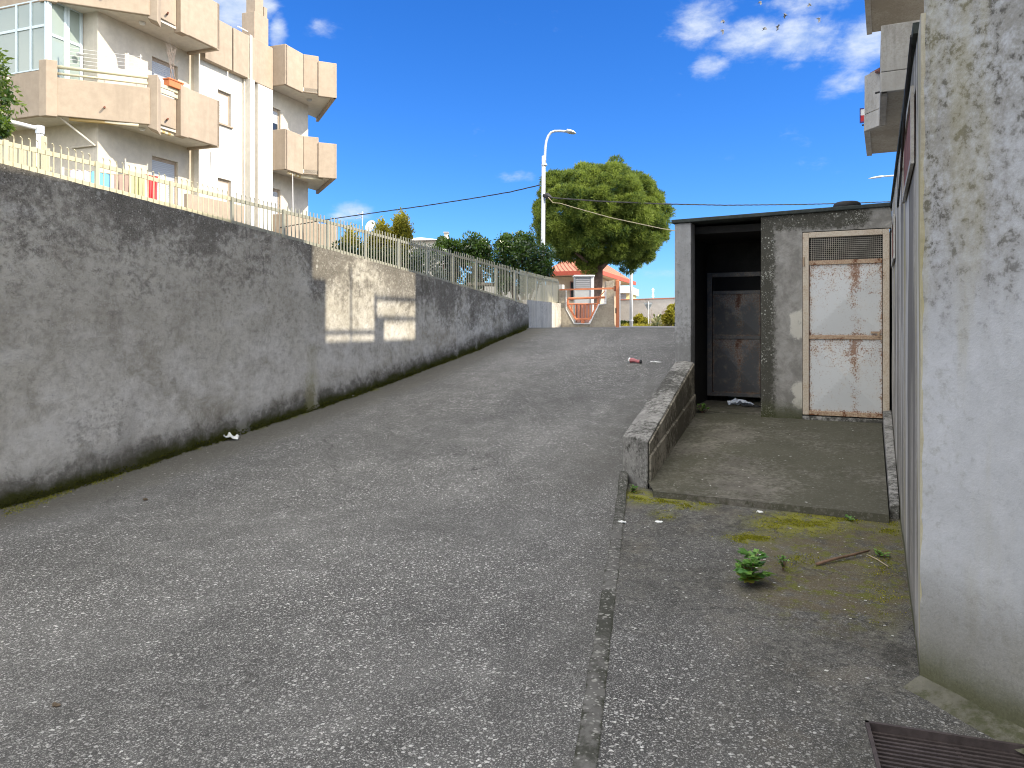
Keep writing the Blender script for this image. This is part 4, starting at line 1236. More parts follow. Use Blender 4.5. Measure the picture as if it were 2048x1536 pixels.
# parapet band over the white wall, in two pieces with a scupper slot
def band(x0, x1, y): return MB().box(x0, x1, y, WW + .2, 10.05, 11.52)
xs_ = xy(466, 17.40)
part('parapet', band(A1 + .05, xs_ - .03, 17.40), M['stucco_beige'], blk, bevel=.015)
part('parapet', band(xs_ + .03, xy(498, 17.40), 17.40), M['stucco_beige'], blk, bevel=.015)
part('parapet', MB().box(xy(505, 17.43), A2 - .01, 17.43, WW + .2, 10.05, 11.56), M['stucco_beige'], blk, bevel=.015)
part('parapet', MB().box(xy(498, 17.40) + .02, xy(505, 17.43) - .02, 17.47, WW + .2, 9.95, 11.56), M['stucco_cream'], blk)
pip = part('downpipe', MB().tube([(xy(501, 17.44), 17.44, 9.9), (xy(501, 17.44), 17.44, 11.60)], .028, 8).tube([(xy(503.5, 17.44), 17.44, 9.9), (xy(503.5, 17.44), 17.44, 11.60)], .022, 8), M['stucco_white'], blk)
part('downpipe', MB().tube([(xy(488.5, 17.57), 17.57, 1.2), (xy(488.5, 17.57), 17.57, 10.04)], .032, 8).tube([(xy(492, 17.57), 17.57, 1.2), (xy(492, 17.57), 17.57, 10.04)], .026, 8), M['stucco_white'], blk)
a, b = xy(500.5, 17.34), xy(510, 17.34)
part('pilaster', MB().box(a, b, 17.34, WW - .03, 1.0, 10.04), M['stucco_white'], blk, bevel=.012)
part('pilaster', MB().box(xy(516, 17.44), A2 - .01, 17.44, WW - .03, 1.0, 10.04), M['stucco_white'], blk, bevel=.012)
# stepped chimney
cx0, cx1 = xy(509, 17.5), xy(537, 17.5)
def z1(py, px=520): return z_at(FB, xy(px, 17.5), 17.5, py)
ch = part('chimney', MB().box(cx0, cx1, 17.5, 18.05, 11.4, z1(28)).box(cx0 + .12, cx1 - .2, 17.56, 17.96, z1(28), 15.5), M['stucco_beige'], blk, bevel=.015)
part('chimney_rib', MB().box(cx1 - .19, cx1 - .02, 17.54, 17.9, z1(28), z1(40, 533) + .45), M['stucco_beige'], ch)
part('antenna_arm', MB().tube([(cx0 - .5, 17.8, z1(67)), (cx0, 17.8, z1(67))], .025, 6), M['white_paint'], blk)

def par(name, p, q, th, z0, z1_, mat, parent, side=-1, bev=.02):
    return part(name, MB().wallseg(p, q, th, z0, z1_, side), M[mat], parent, bevel=bev)
# --- left balconies
Q1, Q2, Q3, Q4 = (A1 - .05, 16.75), (17.50, 16.75), (16.25, 16.62), (14.48, 18.50)
Q0 = (A1 - .05, W1)
def left_balcony(z, lower):
    bal = part('balcony', MB().prism([Q0, (Q1[0] - .03, Q1[1] + .03), (Q2[0], Q2[1] + .14), (Q3[0] - .05, 16.86), (14.56, 18.42), (14.54, 24), (A0, 24), (A0, W1)], z + .06, z + .20), M['soffit_paint'], blk)
    ins = .12
    # beige upstands; each drops a little below the slab
    par('parapet', Q0, Q1, ins, z - .02, z + 1.45, 'stucco_beige', bal, -1)
    par('parapet', (Q1[0], Q1[1]), (Q2[0] + .16, Q2[1]), ins, z, z + 1.45, 'stucco_beige', bal, -1)
    # pillar, recessed infill, fin
    part('pillar', MB().prism([(Q2[0] - .16, 16.70), (Q2[0] + .15, 16.70), (Q2[0] + .15, 16.95), (Q2[0] - .16, 16.95)], z - .04, z + 1.45), M['stucco_beige'], bal, bevel=.015)
    par('infill', (Q2[0] - .17, 16.86), (Q3[0] + .28, 16.80), .1, z + .14, z + 1.02, 'stucco_beige', bal, -1)
    part('fin', MB().hexa([(Q3[0] + .02, 16.50, z - .18), (Q3[0] + .26, 16.62, z - .25), (Q3[0] + .18, 16.90, z - .1), (Q3[0] - .06, 16.80, z - .05)],
                          [(Q3[0] + .02, 16.50, z + 1.40), (Q3[0] + .26, 16.62, z + 1.28), (Q3[0] + .18, 16.90, z + 1.28), (Q3[0] - .06, 16.80, z + 1.40)]), M['stucco_beige'], bal, bevel=.015)
    t = .90
    par('parapet', (Q3[0] - .06, 16.70), (Q4[0] + .14, Q4[1] - .14), ins, z, z + 1.03, 'stucco_beige', bal, -1)
    part('pillar', MB().prism([(Q4[0] + .17, Q4[1] - .20), (Q4[0] + .25, Q4[1] - .05), (Q4[0] + .1, Q4[1] + .25), (Q4[0] - .04, Q4[1] + .22), (Q4[0] - .02, Q4[1] - .02)], z - .03, z + 1.47), M['stucco_beige'], bal, bevel=.012)
    par('parapet', (Q4[0], Q4[1] + .2), (14.48, 24), ins, z, z + 1.22, 'stucco_beige', bal, -1)
    # cream tube rails over the low parapets
    for h in (1.14, 1.32):
        m2 = MB()
        m2.tube([(Q3[0] - .06, 16.76, z + h), (Q4[0] + .2, Q4[1] - .14, z + h)], .035 if h < 1.2 else .05, 8)
        part('rail', m2, M['cream_paint'], bal, smooth=True)
    for h in (1.10, 1.26): part('rail', MB().box(Q3[0] + .28, Q2[0] - .17, 16.80, 16.86, z + h - .05, z + h + .05), M['cream_paint'], bal)
    part('lamp', MB().lathe([(0, -.07), (.07, -.06), (.09, 0)], (16.6, 17.4, z + .05), 12), M['white_paint'], bal, smooth=True)
    # overflow spouts
    for (sx, sy) in ((15.42, 17.52), (16.92, 16.8)):
        part('spout', MB().tube([(sx + .05, sy + .05, z + .35), (sx - .07, sy - .10, z + .33)], .028, 8), M['rust_brown'], bal)
    return bal
b1 = left_balcony(ZL[1], False)
b2 = left_balcony(ZL[2], False)
# rolled striped awning under the first long parapet
part('awning', MB().tube([(Q3[0] - .2, 16.95, ZL[1] - .03), (Q4[0] + .45, Q4[1] - .28, ZL[1] - .03)], .055, 10), M['awning_cloth'], b1, smooth=True)
part('awning', MB().tube([(Q2[0] - .2, 16.98, ZL[1] - .02), (Q3[0] + .3, 16.92, ZL[1] - .02)], .045, 10), M['awning_cloth'], b1, smooth=True)
part('pipe', MB().tube([(Q4[0] + .35, Q4[1] - .1, ZL[1] - .02), (A0 - .05, W1 + .05, ZL[1] - .62), (A0 - .05, W1 + .9, ZL[1] - .62)], .03, 8), M['stucco_cream'], blk)
# ground storey parapet of the court
part('court_parapet', MB().box(17.6, 20.1, 16.72, 16.84, 3.3, 5.46), M['stucco_beige'], blk, bevel=.015)
# closed veranda: glazed door and windows
ver = part('veranda_door', MB(), M['blue_white_frame'], blk)
def glazed(name, x0, x1, y, z0, z1_, cols, rows, parent, axis='x', fw=.06, glass='window_glass', fm='blue_white_frame', doorw=None):
    """frame of uprights and rails with glass set back; axis y runs the frame along y at x = x0"""
    fr_ = MB(); gl = MB()
    L = x1 - x0
    def bx(mb, u0, u1, w0, w1, zz0, zz1):
        if axis == 'x': mb.box(x0 + u0, x0 + u1, y + w0, y + w1, zz0, zz1)
        else: mb.box(y + w0, y + w1, x0 + u0, x0 + u1, zz0, zz1)
    us = [L * c for c in cols]; zs = [z0 + (z1_ - z0) * r for r in rows]
    for u in us: bx(fr_, max(0, u - fw / 2), min(L, u + fw / 2), -.03, .03, z0, z1_)
    for i in range(len(us) - 1):
        for z in zs: bx(fr_, us[i] + fw / 2 if us[i] > 0 else fw / 2, us[i + 1] - fw / 2, -.025, .025, max(z0, z - fw / 2), min(z1_, z + fw / 2))
    bx(gl, 0, L, .0, .008, z0, z1_)
    f = part(name, fr_, M[fm], parent)
    part('pane', gl, M[glass], f)
    return f
bpy.data.objects.remove(ver)
glazed('veranda_door', 14.50, A0 - .02, 18.50, ZL[1] + .2, ZL[2] + .06, (0, .08, .5, .58, .95, 1), (0, .68, 1), blk, fw=.07)
glazed('veranda_window', 18.52, 24, 14.50, ZL[1] + 1.22, ZL[2] + .06, (0, .1, .2, .35, .5, .65, .8, 1), (0, .62, 1), blk, axis='y', fw=.07)
part('veranda_wall', MB().box(14.58, A0 - .02, 19.6, 19.7, ZL[1] + .2, ZL[2]), M['stucco_cream'], blk)
# windows with roller shutters, set into cream reveals
def window(x0, x1, y, z0, z1_, mat, open_frac=0.0, sill=True):
    y = y + .10; x0 += .004; x1 -= .004; z0 += .004; z1_ -= .004
    f = MB(); t = .05
    f.box(x0, x0 + t, y - .02, y + .02, z0, z1_).box(x1 - t, x1, y - .02, y + .02, z0, z1_).box(x0 + t, x1 - t, y - .02, y + .02, z1_ - t, z1_)
    w = part('window', f, M['stucco_beige'], blk)
    if sill: part('sill', MB().box(x0 - .04, x1 + .04, y - .17, y - .021, z0 - .04, z0 + .006), M['stucco_beige'], w)
    zs = z0 + (z1_ - z0) * open_frac
    part('shutter', MB().box(x0, x1, y - .007, y + .01, zs, z1_ - .10), M[mat], w)
    part('shutter_box', MB().box(x0, x1, y - .006, y + .01, z1_ - .10, z1_), M['stucco_beige'], w)
    if open_frac:
        part('pane', MB().box(x0, x1, y - .004, y + .006, z0, zs), M['dark_glass'], w)
        part('sash', MB().box(x0, x0 + .06, y - .009, y + .006, z0, zs).box((x0 + x1) / 2 - .05, (x0 + x1) / 2 + .05, y - .009, y + .006, z0, zs).box(x1 - .06, x1, y - .009, y + .006, z0, zs), M['galvanised'], w)
    return w
yw = WW - .03
wx0, wx1 = HW
window(wx0, wx1, yw - .001, 8.22, 9.34, 'shutter_white'); window(wx0, wx1, yw - .001, 5.15, 6.42, 'shutter_white')
wx0, wx1 = H1
window(wx0, wx1, W1 - .001, ZL[1] + .3, 9.66, 'shutter_grey', sill=False); window(wx0, wx1, W1 - .001, ZL[0] + .3, 6.66, 'shutter_grey', sill=False)
wx0, wx1 = HR
window(wx0, wx1, WR - .001, ZL[1] + .3, 9.62, 'shutter_grey', .75, False); window(wx0, wx1, WR - .001, ZL[0] + .3, 6.62, 'shutter_grey', .05, False)

# --- right balconies
P1, P2, P3, P4 = (A2, 16.90), (23.57, 16.90), (24.40, 16.07), (27.0, 18.6)
P0 = (A2, WR)
mid = ((P2[0] + P3[0]) / 2 - .02, (P2[1] + P3[1]) / 2 + .02)
def right_balcony(z):
    bal = part('balcony', MB().prism([(A2 + .01, WR - .01), (A2 + .01, P1[1] + .02), P2, (P3[0] - .05, P3[1] + .05), (P4[0] - .1, P4[1]), (25.25, 18.6), (25.25, WR - .01)], z + .06, z + .2), M['soffit_paint'], blk)
    par('parapet', (P0[0], P0[1] - .01), P1, .12, z, z + 1.46, 'stucco_beige', bal, 1)
    par('parapet', (P1[0] + .001, P1[1]), P2, .12, z, z + 1.45, 'stucco_beige', bal, 1)
    par('parapet', P2, mid, .12, z + .03, z + 1.45, 'stucco_beige', bal, 1)
    par('parapet', (mid[0] - .05, mid[1] + .05 - .07), (P3[0], P3[1] - .07), .14, z - .06, z + 1.26, 'stucco_beige', bal, 1)
    par('parapet', (P3[0], P3[1] - .06), P4, .12, z - .06, z + 1.26, 'stucco_beige', bal, 1)
    part('lamp', MB().lathe([(0, -.06), (.09, -.05), (.11, 0)], (24.5, 17.3, z + .05), 12), M['cabinet_light'], bal, smooth=True)
    return bal
rb = [right_balcony(z) for z in ZL]
part('awning', MB().tube([(P1[0] + .35, 17.05, ZL[1] - .05), (P2[0] + .1, 17.08, ZL[1] - .05), (P3[0] - .15, 16.5, ZL[1] - .08)], .06, 10), M['awning_cloth'], rb[1], smooth=True)
part('awning_crank', MB().tube([(P1[0] + .55, 17.0, ZL[1] - .02), (P1[0] + .58, 17.0, ZL[1] - 1.7)], .014, 6), M['white_paint'], rb[1])
# slack cable down the white wall
part('wall_cable', MB().tube([(xy(421, yw), yw - .02, 7.2), (xy(419, yw), yw - .02, 5.2), (xy(418, yw), yw - .02, 3)], .012, 5), M['galvanised'], blk)
part('wall_lamp', MB().lathe([(0, -.08), (.08, -.06), (.1, 0)], (A0 - .25, 18.32, 9.05), 12), M['white_paint'], blk, smooth=True)

# drying rack, flower pot on the first balcony
z = ZL[1]
dr = thing('drying_rack', 'wire drying rack on the long balcony rail, left of the flower pot', 'drying rack', FB, (15.4, 17.5, z + 1.3))
a0, a1 = Vector((Q4[0] + .35, Q4[1] - .30, z + 1.36)), Vector((Q3[0] - .15, 16.85, z + 1.36))
nrm = Vector((-.1, -.1, 0))
mb = MB()
for k in range(6):
    o = nrm * (k * .06 - .1) + Vector((0, 0, .10 * k)); mb.tube([a0 + o, a1 + o], .006, 4)
part('wire', mb, M['white_paint'], dr)
for t in (.02, .80, .97):
    q = a0.lerp(a1, t); part('arm', MB().tube([q + Vector((0, 0, -.05)), q + nrm * .25 + Vector((0, 0, .56))], .014, 6), M['white_paint'], dr)
fpx = xy(347, 16.83)
fp = thing('flower_pot', 'orange clay flower pot with a bare shrub on the balcony rail', 'flower pot', FB, (fpx, 16.83, z + 1.31))
part('pot', MB().box(fpx - .26, fpx + .26, 16.72, 16.94, z + 1.312, z + 1.50).box(fpx - .29, fpx + .29, 16.70, 16.96, z + 1.50, z + 1.545), M['pot_clay'], fp, bevel=.015)
mb = MB(); random.seed(5)
def twig(p, d, L, r, depth):
    q = p + d * L; mb.tube([p, p.lerp(q, .5) + Vector((random.uniform(-1, 1), random.uniform(-1, 1), 0)) * L * .06, q], [r, r * .8, r * .55], 5, False)
    if depth:
        for k in range(3):
            nd = (d + Vector((random.uniform(-.8, .8), random.uniform(-.4, .4), random.uniform(-.1, .5)))).normalized()
            twig(p.lerp(q, random.uniform(.5, 1)), nd, L * random.uniform(.5, .8), r * .55, depth - 1)
for k in range(3): twig(Vector((fpx + (k - 1) * .1, 16.83, z + 1.5)), Vector((random.uniform(-.35, .2), 0, 1)).normalized(), .55, .014, 3)
part('shrub', mb, M['twig'], fp)
# ------------------------------------------------------------------ beyond the crest
GY = 19.5
def gx(px, d=GY): return (px - 1024) / FOC * d
def gz(py, d=GY): return EYE + (HOR - py) / FOC * d
# stone gate wall with a bevelled opening
gw = thing('gate_wall', 'stone faced gate wall with white edged opening, facing the ramp crest', 'gate wall', F0, (gx(1170), GY, ZS))
T = .28
left_poly = [(1117.8, 660), (1117.8, 579), (1131.5, 579), (1131.5, 618), (1148, 648.2), (1148, 660)]
right_poly = [(1180, 660), (1180, 648.2), (1198.5, 610), (1212.5, 607.5), (1212.5, 562), (1229, 560), (1229, 660)]
mid_poly = [(1148, 660), (1148, 648.2), (1180, 648.2), (1180, 660)]
def upright(polypx, d, y0, y1):
    pts = [(gx(px, d), gz(py, d)) for px, py in polypx]
    n = len(pts); mb = MB()
    ar = sum(pts[i][0] * pts[(i + 1) % n][1] - pts[(i + 1) % n][0] * pts[i][1] for i in range(n))
    if ar < 0: pts = pts[::-1]
    vs = [(x, y0, z) for x, z in pts] + [(x, y1, z) for x, z in pts]
    return mb.add(vs, [tuple(range(n)), tuple(range(n, 2 * n))[::-1]] + [((i + 1) % n, i, n + i, n + (i + 1) % n) for i in range(n)])
part('wall_left', upright(left_poly, GY, GY, GY + T), M['stone_wall'], gw)
part('wall_right', upright(right_poly, GY, GY, GY + T), M['stone_wall'], gw)
part('wall_sill', upright(mid_poly, GY, GY + .01, GY + T - .01), M['stone_wall'], gw)
edge = [(1133.2, 578.5), (1133.2, 617.5), (1149.3, 646.8), (1179, 646.8), (1197.3, 608), (1211, 605.8), (1211, 577)]
edge2 = [(1131.4, 578.5), (1131.4, 618.4), (1148, 648.4), (1180, 648.4), (1198.7, 610), (1212.8, 607.7), (1212.8, 577)]
mb = MB()
for i in range(6):
    q = [edge[i], edge[i + 1], edge2[i + 1], edge2[i]]
    p = [(gx(a), gz(b)) for a, b in q]
    mb.add([(x, GY - .012, z) for x, z in p] + [(x, GY + T + .012, z) for x, z in p], [(0, 1, 2, 3), (7, 6, 5, 4), (0, 4, 5, 1), (1, 5, 6, 2), (2, 6, 7, 3), (3, 7, 4, 0)])
part('white_edging', mb, M['white_paint'], gw)
# orange gate
og = thing('orange_gate', 'orange painted steel gate shaped like a shield in the stone gate wall', 'gate', F0, (gx(1165), GY + .1, ZS))
yg = GY + .12
def gp3(px, py): return (gx(px), yg, gz(py))
def bar(mb, a, b, w=.024):
    mb.tube([gp3(*a), gp3(*b)], w, 6)
mb = MB()
for a, b in (((1136, 597), (1212, 594.5)), ((1136, 597), (1136, 611)), ((1136, 609), (1152.5, 638.5)), ((1152.5, 638.5), (1181, 638)), ((1181, 638), (1198, 607)), ((1197.5, 607), (1197.5, 595))): bar(mb, a, b, .030)
bar(mb, (1137, 608), (1197, 607.5), .018)
part('frame', mb, M['orange_paint'], og)
mb = MB()
for px in (1144.5, 1152, 1158.5, 1165, 1171.5, 1178, 1184.5, 1190):
    lo = lerp_tab([(1136, 611), (1152.5, 638), (1181, 638), (1198, 607)], px); bar(mb, (px, 608), (px, lo), .014)
part('bar', mb, M['orange_paint'], og)
mb = MB(); bar(mb, (1166.5, 638), (1166.5, 648), .045); part('foot_stop', mb, M['orange_paint'], og)
mb = MB(); bar(mb, (1199, 594), (1212, 580), .012); part('stay', mb, M['orange_paint'], og)
# road barrier: orange post and boom
ob = thing('road_barrier', 'orange barrier post with a thin orange boom across the gate', 'barrier', F0, (gx(1232), GY - .2, ZS))
yb = GY - .18
mb = MB().box(gx(1229.6), gx(1236.2), yb - .05, yb + .05, ZS - .05, gz(562)).tube([(gx(1233), yb, gz(562)), (gx(1233), yb, gz(560.5))], [.055, .03], 8)
part('post', mb, M['orange_paint'], ob, bevel=.01)
part('post_edge', MB().box(gx(1236.2) + .002, gx(1238.4), yb - .05, yb + .05, ZS - .05, gz(563)), M['white_paint'], ob)
mb = MB().hexa([(gx(1118), yb - .02, gz(581.5)), (gx(1229.6), yb - .02, gz(579.2)), (gx(1229.6), yb + .02, gz(579.2)), (gx(1118), yb + .02, gz(581.5))],
               [(gx(1118), yb - .02, gz(578.8)), (gx(1229.6), yb - .02, gz(575.4)), (gx(1229.6), yb + .02, gz(575.4)), (gx(1118), yb + .02, gz(578.8))])
part('boom', mb, M['orange_paint'], ob)
part('hinge', MB().box(gx(1225.8), gx(1229.5), yb - .04, yb + .04, gz(583), gz(573)), M['rust_brown'], ob)
part('lock', MB().box(gx(1228), gx(1230.4), yb - .058, yb - .045, gz(627), gz(616)), M['cable_black'], ob)
# street cabinet
CY = 21.6
sc_ = thing('street_cabinet', 'tall grey street cabinet with a white cap behind the orange gate', 'cabinet', F0, (gx(1169, CY), CY, ZS))
x0, x1 = gx(1149.5, CY), gx(1188, CY)
part('body', MB().box(x0, x1 - .09, CY, CY + .4, ZS - .05, gz(553.5, CY)), M['cabinet_light'], sc_)
part('louvre', MB().box(x0 + .03, x1 - .11, CY - .012, CY - .001, gz(579, CY), gz(556, CY)), M['louver_grey'], sc_)
part('lower_panel', MB().box(x0 + .02, x1 - .11, CY - .014, CY - .001, gz(645, CY), gz(608, CY)), M['brown_board'], sc_)
part('corner_post', MB().box(x1 - .085, x1, CY - .02, CY + .42, ZS - .05, gz(553.4, CY)), M['white_paint'], sc_)
part('cap', MB().box(x0 - .025, x1 + .02, CY - .05, CY + .45, gz(553.4, CY), gz(550, CY)), M['white_paint'], sc_, bevel=.01)
part('plank', MB().box(x0 + .05, x0 + .058, CY - .018, CY - .0145, gz(645, CY), gz(609, CY)).box(x0 + .17, x0 + .178, CY - .018, CY - .0145, gz(645, CY), gz(609, CY)).box(x0 + .29, x0 + .298, CY - .018, CY - .0145, gz(645, CY), gz(609, CY)), M['dark_void'], sc_)

# villa with a tiled roof behind the pine
HY = 40
vl = thing('villa', 'cream villa with a red tiled roof behind the pine tree', 'house', F0, (gx(1180, HY), HY, ZS))
def hp(px, d): return (gx(px, d), d)
c0, c1, c2 = hp(1092, HY + 1), hp(1196, HY), hp(1236, HY + 9)
c3 = (c0[0] + 2, c0[1] + 14)
zev = gz(551, HY)
part('wall', MB().prism([c0, c1, c2, c3], ZS - .3, zev - .02), M['house_cream'], vl)
e0, e1, e2 = hp(1084, HY - .2), hp(1201, HY - 1.3), hp(1270, HY + 9)
e3 = (e0[0] + 2, e0[1] + 16)
ctr = ((c0[0] + c2[0]) / 2, HY + 7)
mb = MB()
zr_ = zev + 1.5
vs = [(p[0], p[1], zev + .13) for p in (e0, e1, e2, e3)] + [(ctr[0] - 1, ctr[1], zr_), (ctr[0] + 1, ctr[1], zr_)]
mb.add(vs, [(0, 1, 5, 4), (1, 2, 5), (2, 3, 4, 5), (3, 0, 4)])
part('roof', mb, M['roof_tiles'], vl)
part('eave', MB().prism([e0, e1, e2, e3], zev, zev + .125), M['house_cream'], vl)
mb = MB()
for a, b in ((e0, e1), (e1, e2)): mb.wallseg(a, b, .07, zev - .04, zev + .18, 1 if False else -1)
part('gutter', mb, M['red_trim'], vl)
wq = hp(1140, HY + .45)
wn = part('window', MB().box(gx(1141, HY), gx(1149.5, HY), HY + .35, HY + .5, gz(600, HY), gz(562, HY)), M['brown_board'], vl)
part('pane', MB().box(gx(1143, HY), gx(1148, HY), HY + .33, HY + .345, gz(598, HY), gz(564, HY)), M['dark_glass'], wn)
# red lean-to edge on the right gable
part('canopy', MB().hexa([(gx(1239, 44), 44, gz(559, 44)), (gx(1268, 50), 50, gz(566, 50)), (gx(1266, 50), 51.5, gz(566, 50)), (gx(1237, 44), 45.5, gz(559, 44))],
                         [(gx(1239, 44), 44, gz(556.5, 44)), (gx(1268, 50), 50, gz(562.5, 50)), (gx(1266, 50), 51.5, gz(562, 50)), (gx(1237, 44), 45.5, gz(556.5, 44))]), M['red_trim'], vl)
# far yellow house
YY = 62
yh = thing('yellow_house', 'small yellow house with a white flat roof and balcony, beyond the orange barrier post', 'house', F0, (gx(1252, YY), YY, ZS))
part('wall', MB().prism([hp(1232, YY), hp(1259, YY), hp(1272.5, YY + 6), hp(1246, YY + 8)], ZS - .2, gz(587, YY)), M['house_yellow'], yh)
part('roof', MB().prism([hp(1228, YY - 1.2), hp(1259.5, YY - 1.2), hp(1278, YY + 6), hp(1246, YY + 9)], gz(587, YY), gz(579, YY) + .25), M['white_paint'], yh)
part('shade_sheet', MB().box(gx(1234, YY), gx(1252, YY), YY - .06, YY - .01, gz(606, YY), gz(588, YY)), M['cabinet_grey'], yh)  # grey sheet painted in for the shaded side of the house
mb = MB()
for i in range(16): mb.box(gx(1234 + i * 1.45, YY - 1), gx(1234.5 + i * 1.45, YY - 1), YY - 1.05, YY - 1, gz(617.5, YY), gz(604, YY))
mb.box(gx(1233, YY), gx(1257, YY), YY - 1.07, YY - .98, gz(604.5, YY), gz(603, YY)).box(gx(1233, YY), gx(1257, YY), YY - 1.07, YY - .98, gz(618.2, YY), gz(616.8, YY))
part('balcony_rail', mb, M['white_paint'], yh)
part('balcony_base', MB().box(gx(1231, YY), gx(1257, YY), YY - 1.1, YY - .02, gz(625, YY), gz(618.4, YY)), M['terracotta'], yh)
# far boundary wall
FYW = 52
mb = MB().hexa([(gx(1210, FYW), FYW, ZS - .2), (gx(1480, 50), 50, ZS - .2), (gx(1480, 50), 50.3, ZS - .2), (gx(1210, FYW), FYW + .3, ZS - .2)],
               [(gx(1210, FYW), FYW, gz(601.5, FYW)), (gx(1480, 50), 50, gz(592, 50)), (gx(1480, 50), 50.3, gz(592, 50)), (gx(1210, FYW), FYW + .3, gz(601.5, FYW))])
fwl = thing('far_wall', 'long pale grey wall across the street, behind the yield sign', 'wall', F0, (gx(1300, FYW), FYW, ZS))
part('wall_body', mb, M['far_wall'], fwl)
mb = MB().hexa([(gx(1210, FYW), FYW - .05, gz(601.5, FYW)), (gx(1480, 50), 49.95, gz(592, 50)), (gx(1480, 50), 50.35, gz(592, 50)), (gx(1210, FYW), FYW + .35, gz(601.5, FYW))],
               [(gx(1210, FYW), FYW - .05, gz(600, FYW)), (gx(1480, 50), 49.95, gz(590.5, 50)), (gx(1480, 50), 50.35, gz(590.5, 50)), (gx(1210, FYW), FYW + .35, gz(600, FYW))])
part('coping', mb, M['terracotta'], fwl)
an = thing('mast_antenna', 'small pale antenna mast rising behind the far wall', 'antenna', F0, (gx(1306, 70), 70, ZS))
part('mast', MB().tube([(gx(1306, 70), 70, ZS), (gx(1306, 70), 70, gz(576, 70))], .05, 6), M['white_paint'], an)
mb = MB()
for py in (579, 582, 590, 593): mb.box(gx(1303.5, 70), gx(1308.5, 70), 69.95, 70.05, gz(py + .8, 70), gz(py - .8, 70))
part('element', mb, M['white_paint'], an)
# yield sign seen from behind
SY = 46
sg = thing('yield_sign', 'grey back of a triangular yield sign on a thin pole', 'road sign', F0, (gx(1296.5, SY), SY, ZS))
part('pole', MB().tube([(gx(1296.5, SY), SY - .05, ZS - .05), (gx(1296.5, SY), SY - .05, gz(603, SY))], .032, 8), M['galvanised'], sg)
tri = [(1286.8, 605.2), (1305.8, 605.2), (1296.8, 622)]
part('plate', upright(tri, SY, SY, SY + .02), M['sign_back'], sg)
part('bracket', MB().box(gx(1289, SY), gx(1304, SY), SY - .035, SY - .001, gz(608.6, SY), gz(607.4, SY)), M['galvanised'], sg)

# ------------------------------------------------------------------ poles, lamps, cables
LY = 22.0
lp = thing('street_lamp', 'tall pale street lamp with a curved arm in front of the pine tree', 'street lamp', F0, (gx(1085, LY), LY, ZS))
bx_ = gx(1084.6, LY); tx = gx(1087.3, LY)
part('pole', MB().tube([(bx_, LY, ZS - .1), (tx, LY, gz(312, LY))], [.068, .056], 12), M['galvanised'], lp, smooth=True)
armp = [(1089.8, 333), (1089.9, 312), (1090.6, 296), (1092.6, 282), (1096.5, 271.5), (1102, 265), (1109, 262.3), (1120, 262), (1134, 263)]
part('arm', MB().tube([(gx(a, LY), LY, gz(b, LY)) for a, b in armp], .036, 10), M['galvanised'], lp, smooth=True)
part('collar', MB().tube([(gx(1088.6, LY), LY, gz(331, LY)), (gx(1088.6, LY), LY, gz(328, LY))], .085, 10), M['galvanised'], lp)
def lamp_head(px0, px1, py0, py1, d, sgn):
    mb = MB(); prof = [(0, .06, .03), (.12, .13, .07), (.4, .16, .075), (.75, .13, .06), (1, .03, .02)]
    pts = []
    n = 12
    for t, w, h in prof:
        c = Vector((gx(px0 + (px1 - px0) * t, d), d, gz(py0 + (py1 - py0) * t, d)))
        for k in range(n):
            a = 2 * math.pi * k / n; pts.append((c.x, c.y + w * math.cos(a), c.z + (h if math.sin(a) > 0 else h * .55) * math.sin(a)))
    fs = [(i * n + k, i * n + (k + 1) % n, (i + 1) * n + (k + 1) % n, (i + 1) * n + k) for i in range(4) for k in range(n)] + [tuple(range(n))[::-1], tuple(4 * n + k for k in range(n))]
    if sgn < 0: fs = [f[::-1] for f in fs]
    return mb.add(pts, fs)
part('lamp_head', lamp_head(1132, 1152, 262.5, 267, LY, 1), M['galvanised'], lp, smooth=True)
part('insulator', MB().tube([(gx(1086, LY), LY - .1, gz(392, LY)), (gx(1094, LY), LY - .14, gz(393, LY)), (gx(1101, LY), LY - .1, gz(396, LY))], [.05, .09, .05], 8), M['cable_black'], lp)
L2 = 40.0
l2 = thing('street_lamp', 'pale lamp head on a thin arm reaching out beside the boundary wall', 'street lamp', F0, (gx(1830, L2), L2, ZS))
part('pole', MB().tube([(gx(1830, L2), L2, ZS - .1), (gx(1830, L2), L2, gz(356, L2))], .08, 10), M['galvanised'], l2, smooth=True)
part('arm', MB().tube([(gx(1830, L2), L2, gz(356, L2)), (gx(1812, L2), L2, gz(350, L2)), (gx(1790, L2), L2, gz(351, L2)), (gx(1764, L2), L2, gz(353, L2))], .045, 8), M['galvanised'], l2, smooth=True)
part('lamp_head', lamp_head(1767, 1737, 353, 357.5, L2, -1), M['galvanised'], l2, smooth=True)
UY = 30.0
up_ = thing('utility_pole', 'slim white pole right of the orange barrier, rising into the pine crown', 'pole', F0, (gx(1262.5, UY), UY, ZS))
part('shaft', MB().tube([(gx(1262.6, UY), UY, ZS - .1), (gx(1262, UY), UY, gz(470, UY))], [.072, .058], 10), M['white_paint'], up_, smooth=True)
part('base_band', MB().tube([(gx(1262.6, UY), UY, gz(642, UY)), (gx(1262.6, UY), UY, gz(640, UY))], .085, 10), M['galvanised'], up_)
def cable(pts, r, mat, label, twist=False):
    pts = [Vector(p) for p in pts]; P = []
    for a, b in zip(pts, pts[1:]):
        k = max(2, int((b - a).length / .25)); P += [a.lerp(b, j / k) for j in range(k)]
    P.append(pts[-1]); mb = MB()
    if twist:
        for ph in (0, 2.1, 4.2):
            mb.tube([p + Vector((0, math.cos(i * 1.3 + ph), math.sin(i * 1.3 + ph))) * r * .8 for i, p in enumerate(P)], r * .75, 5)
    else: mb.tube(P, r, 6)
    solo('overhead_cable', mb, M[mat], F0, tuple(P[0]), label, 'cable')
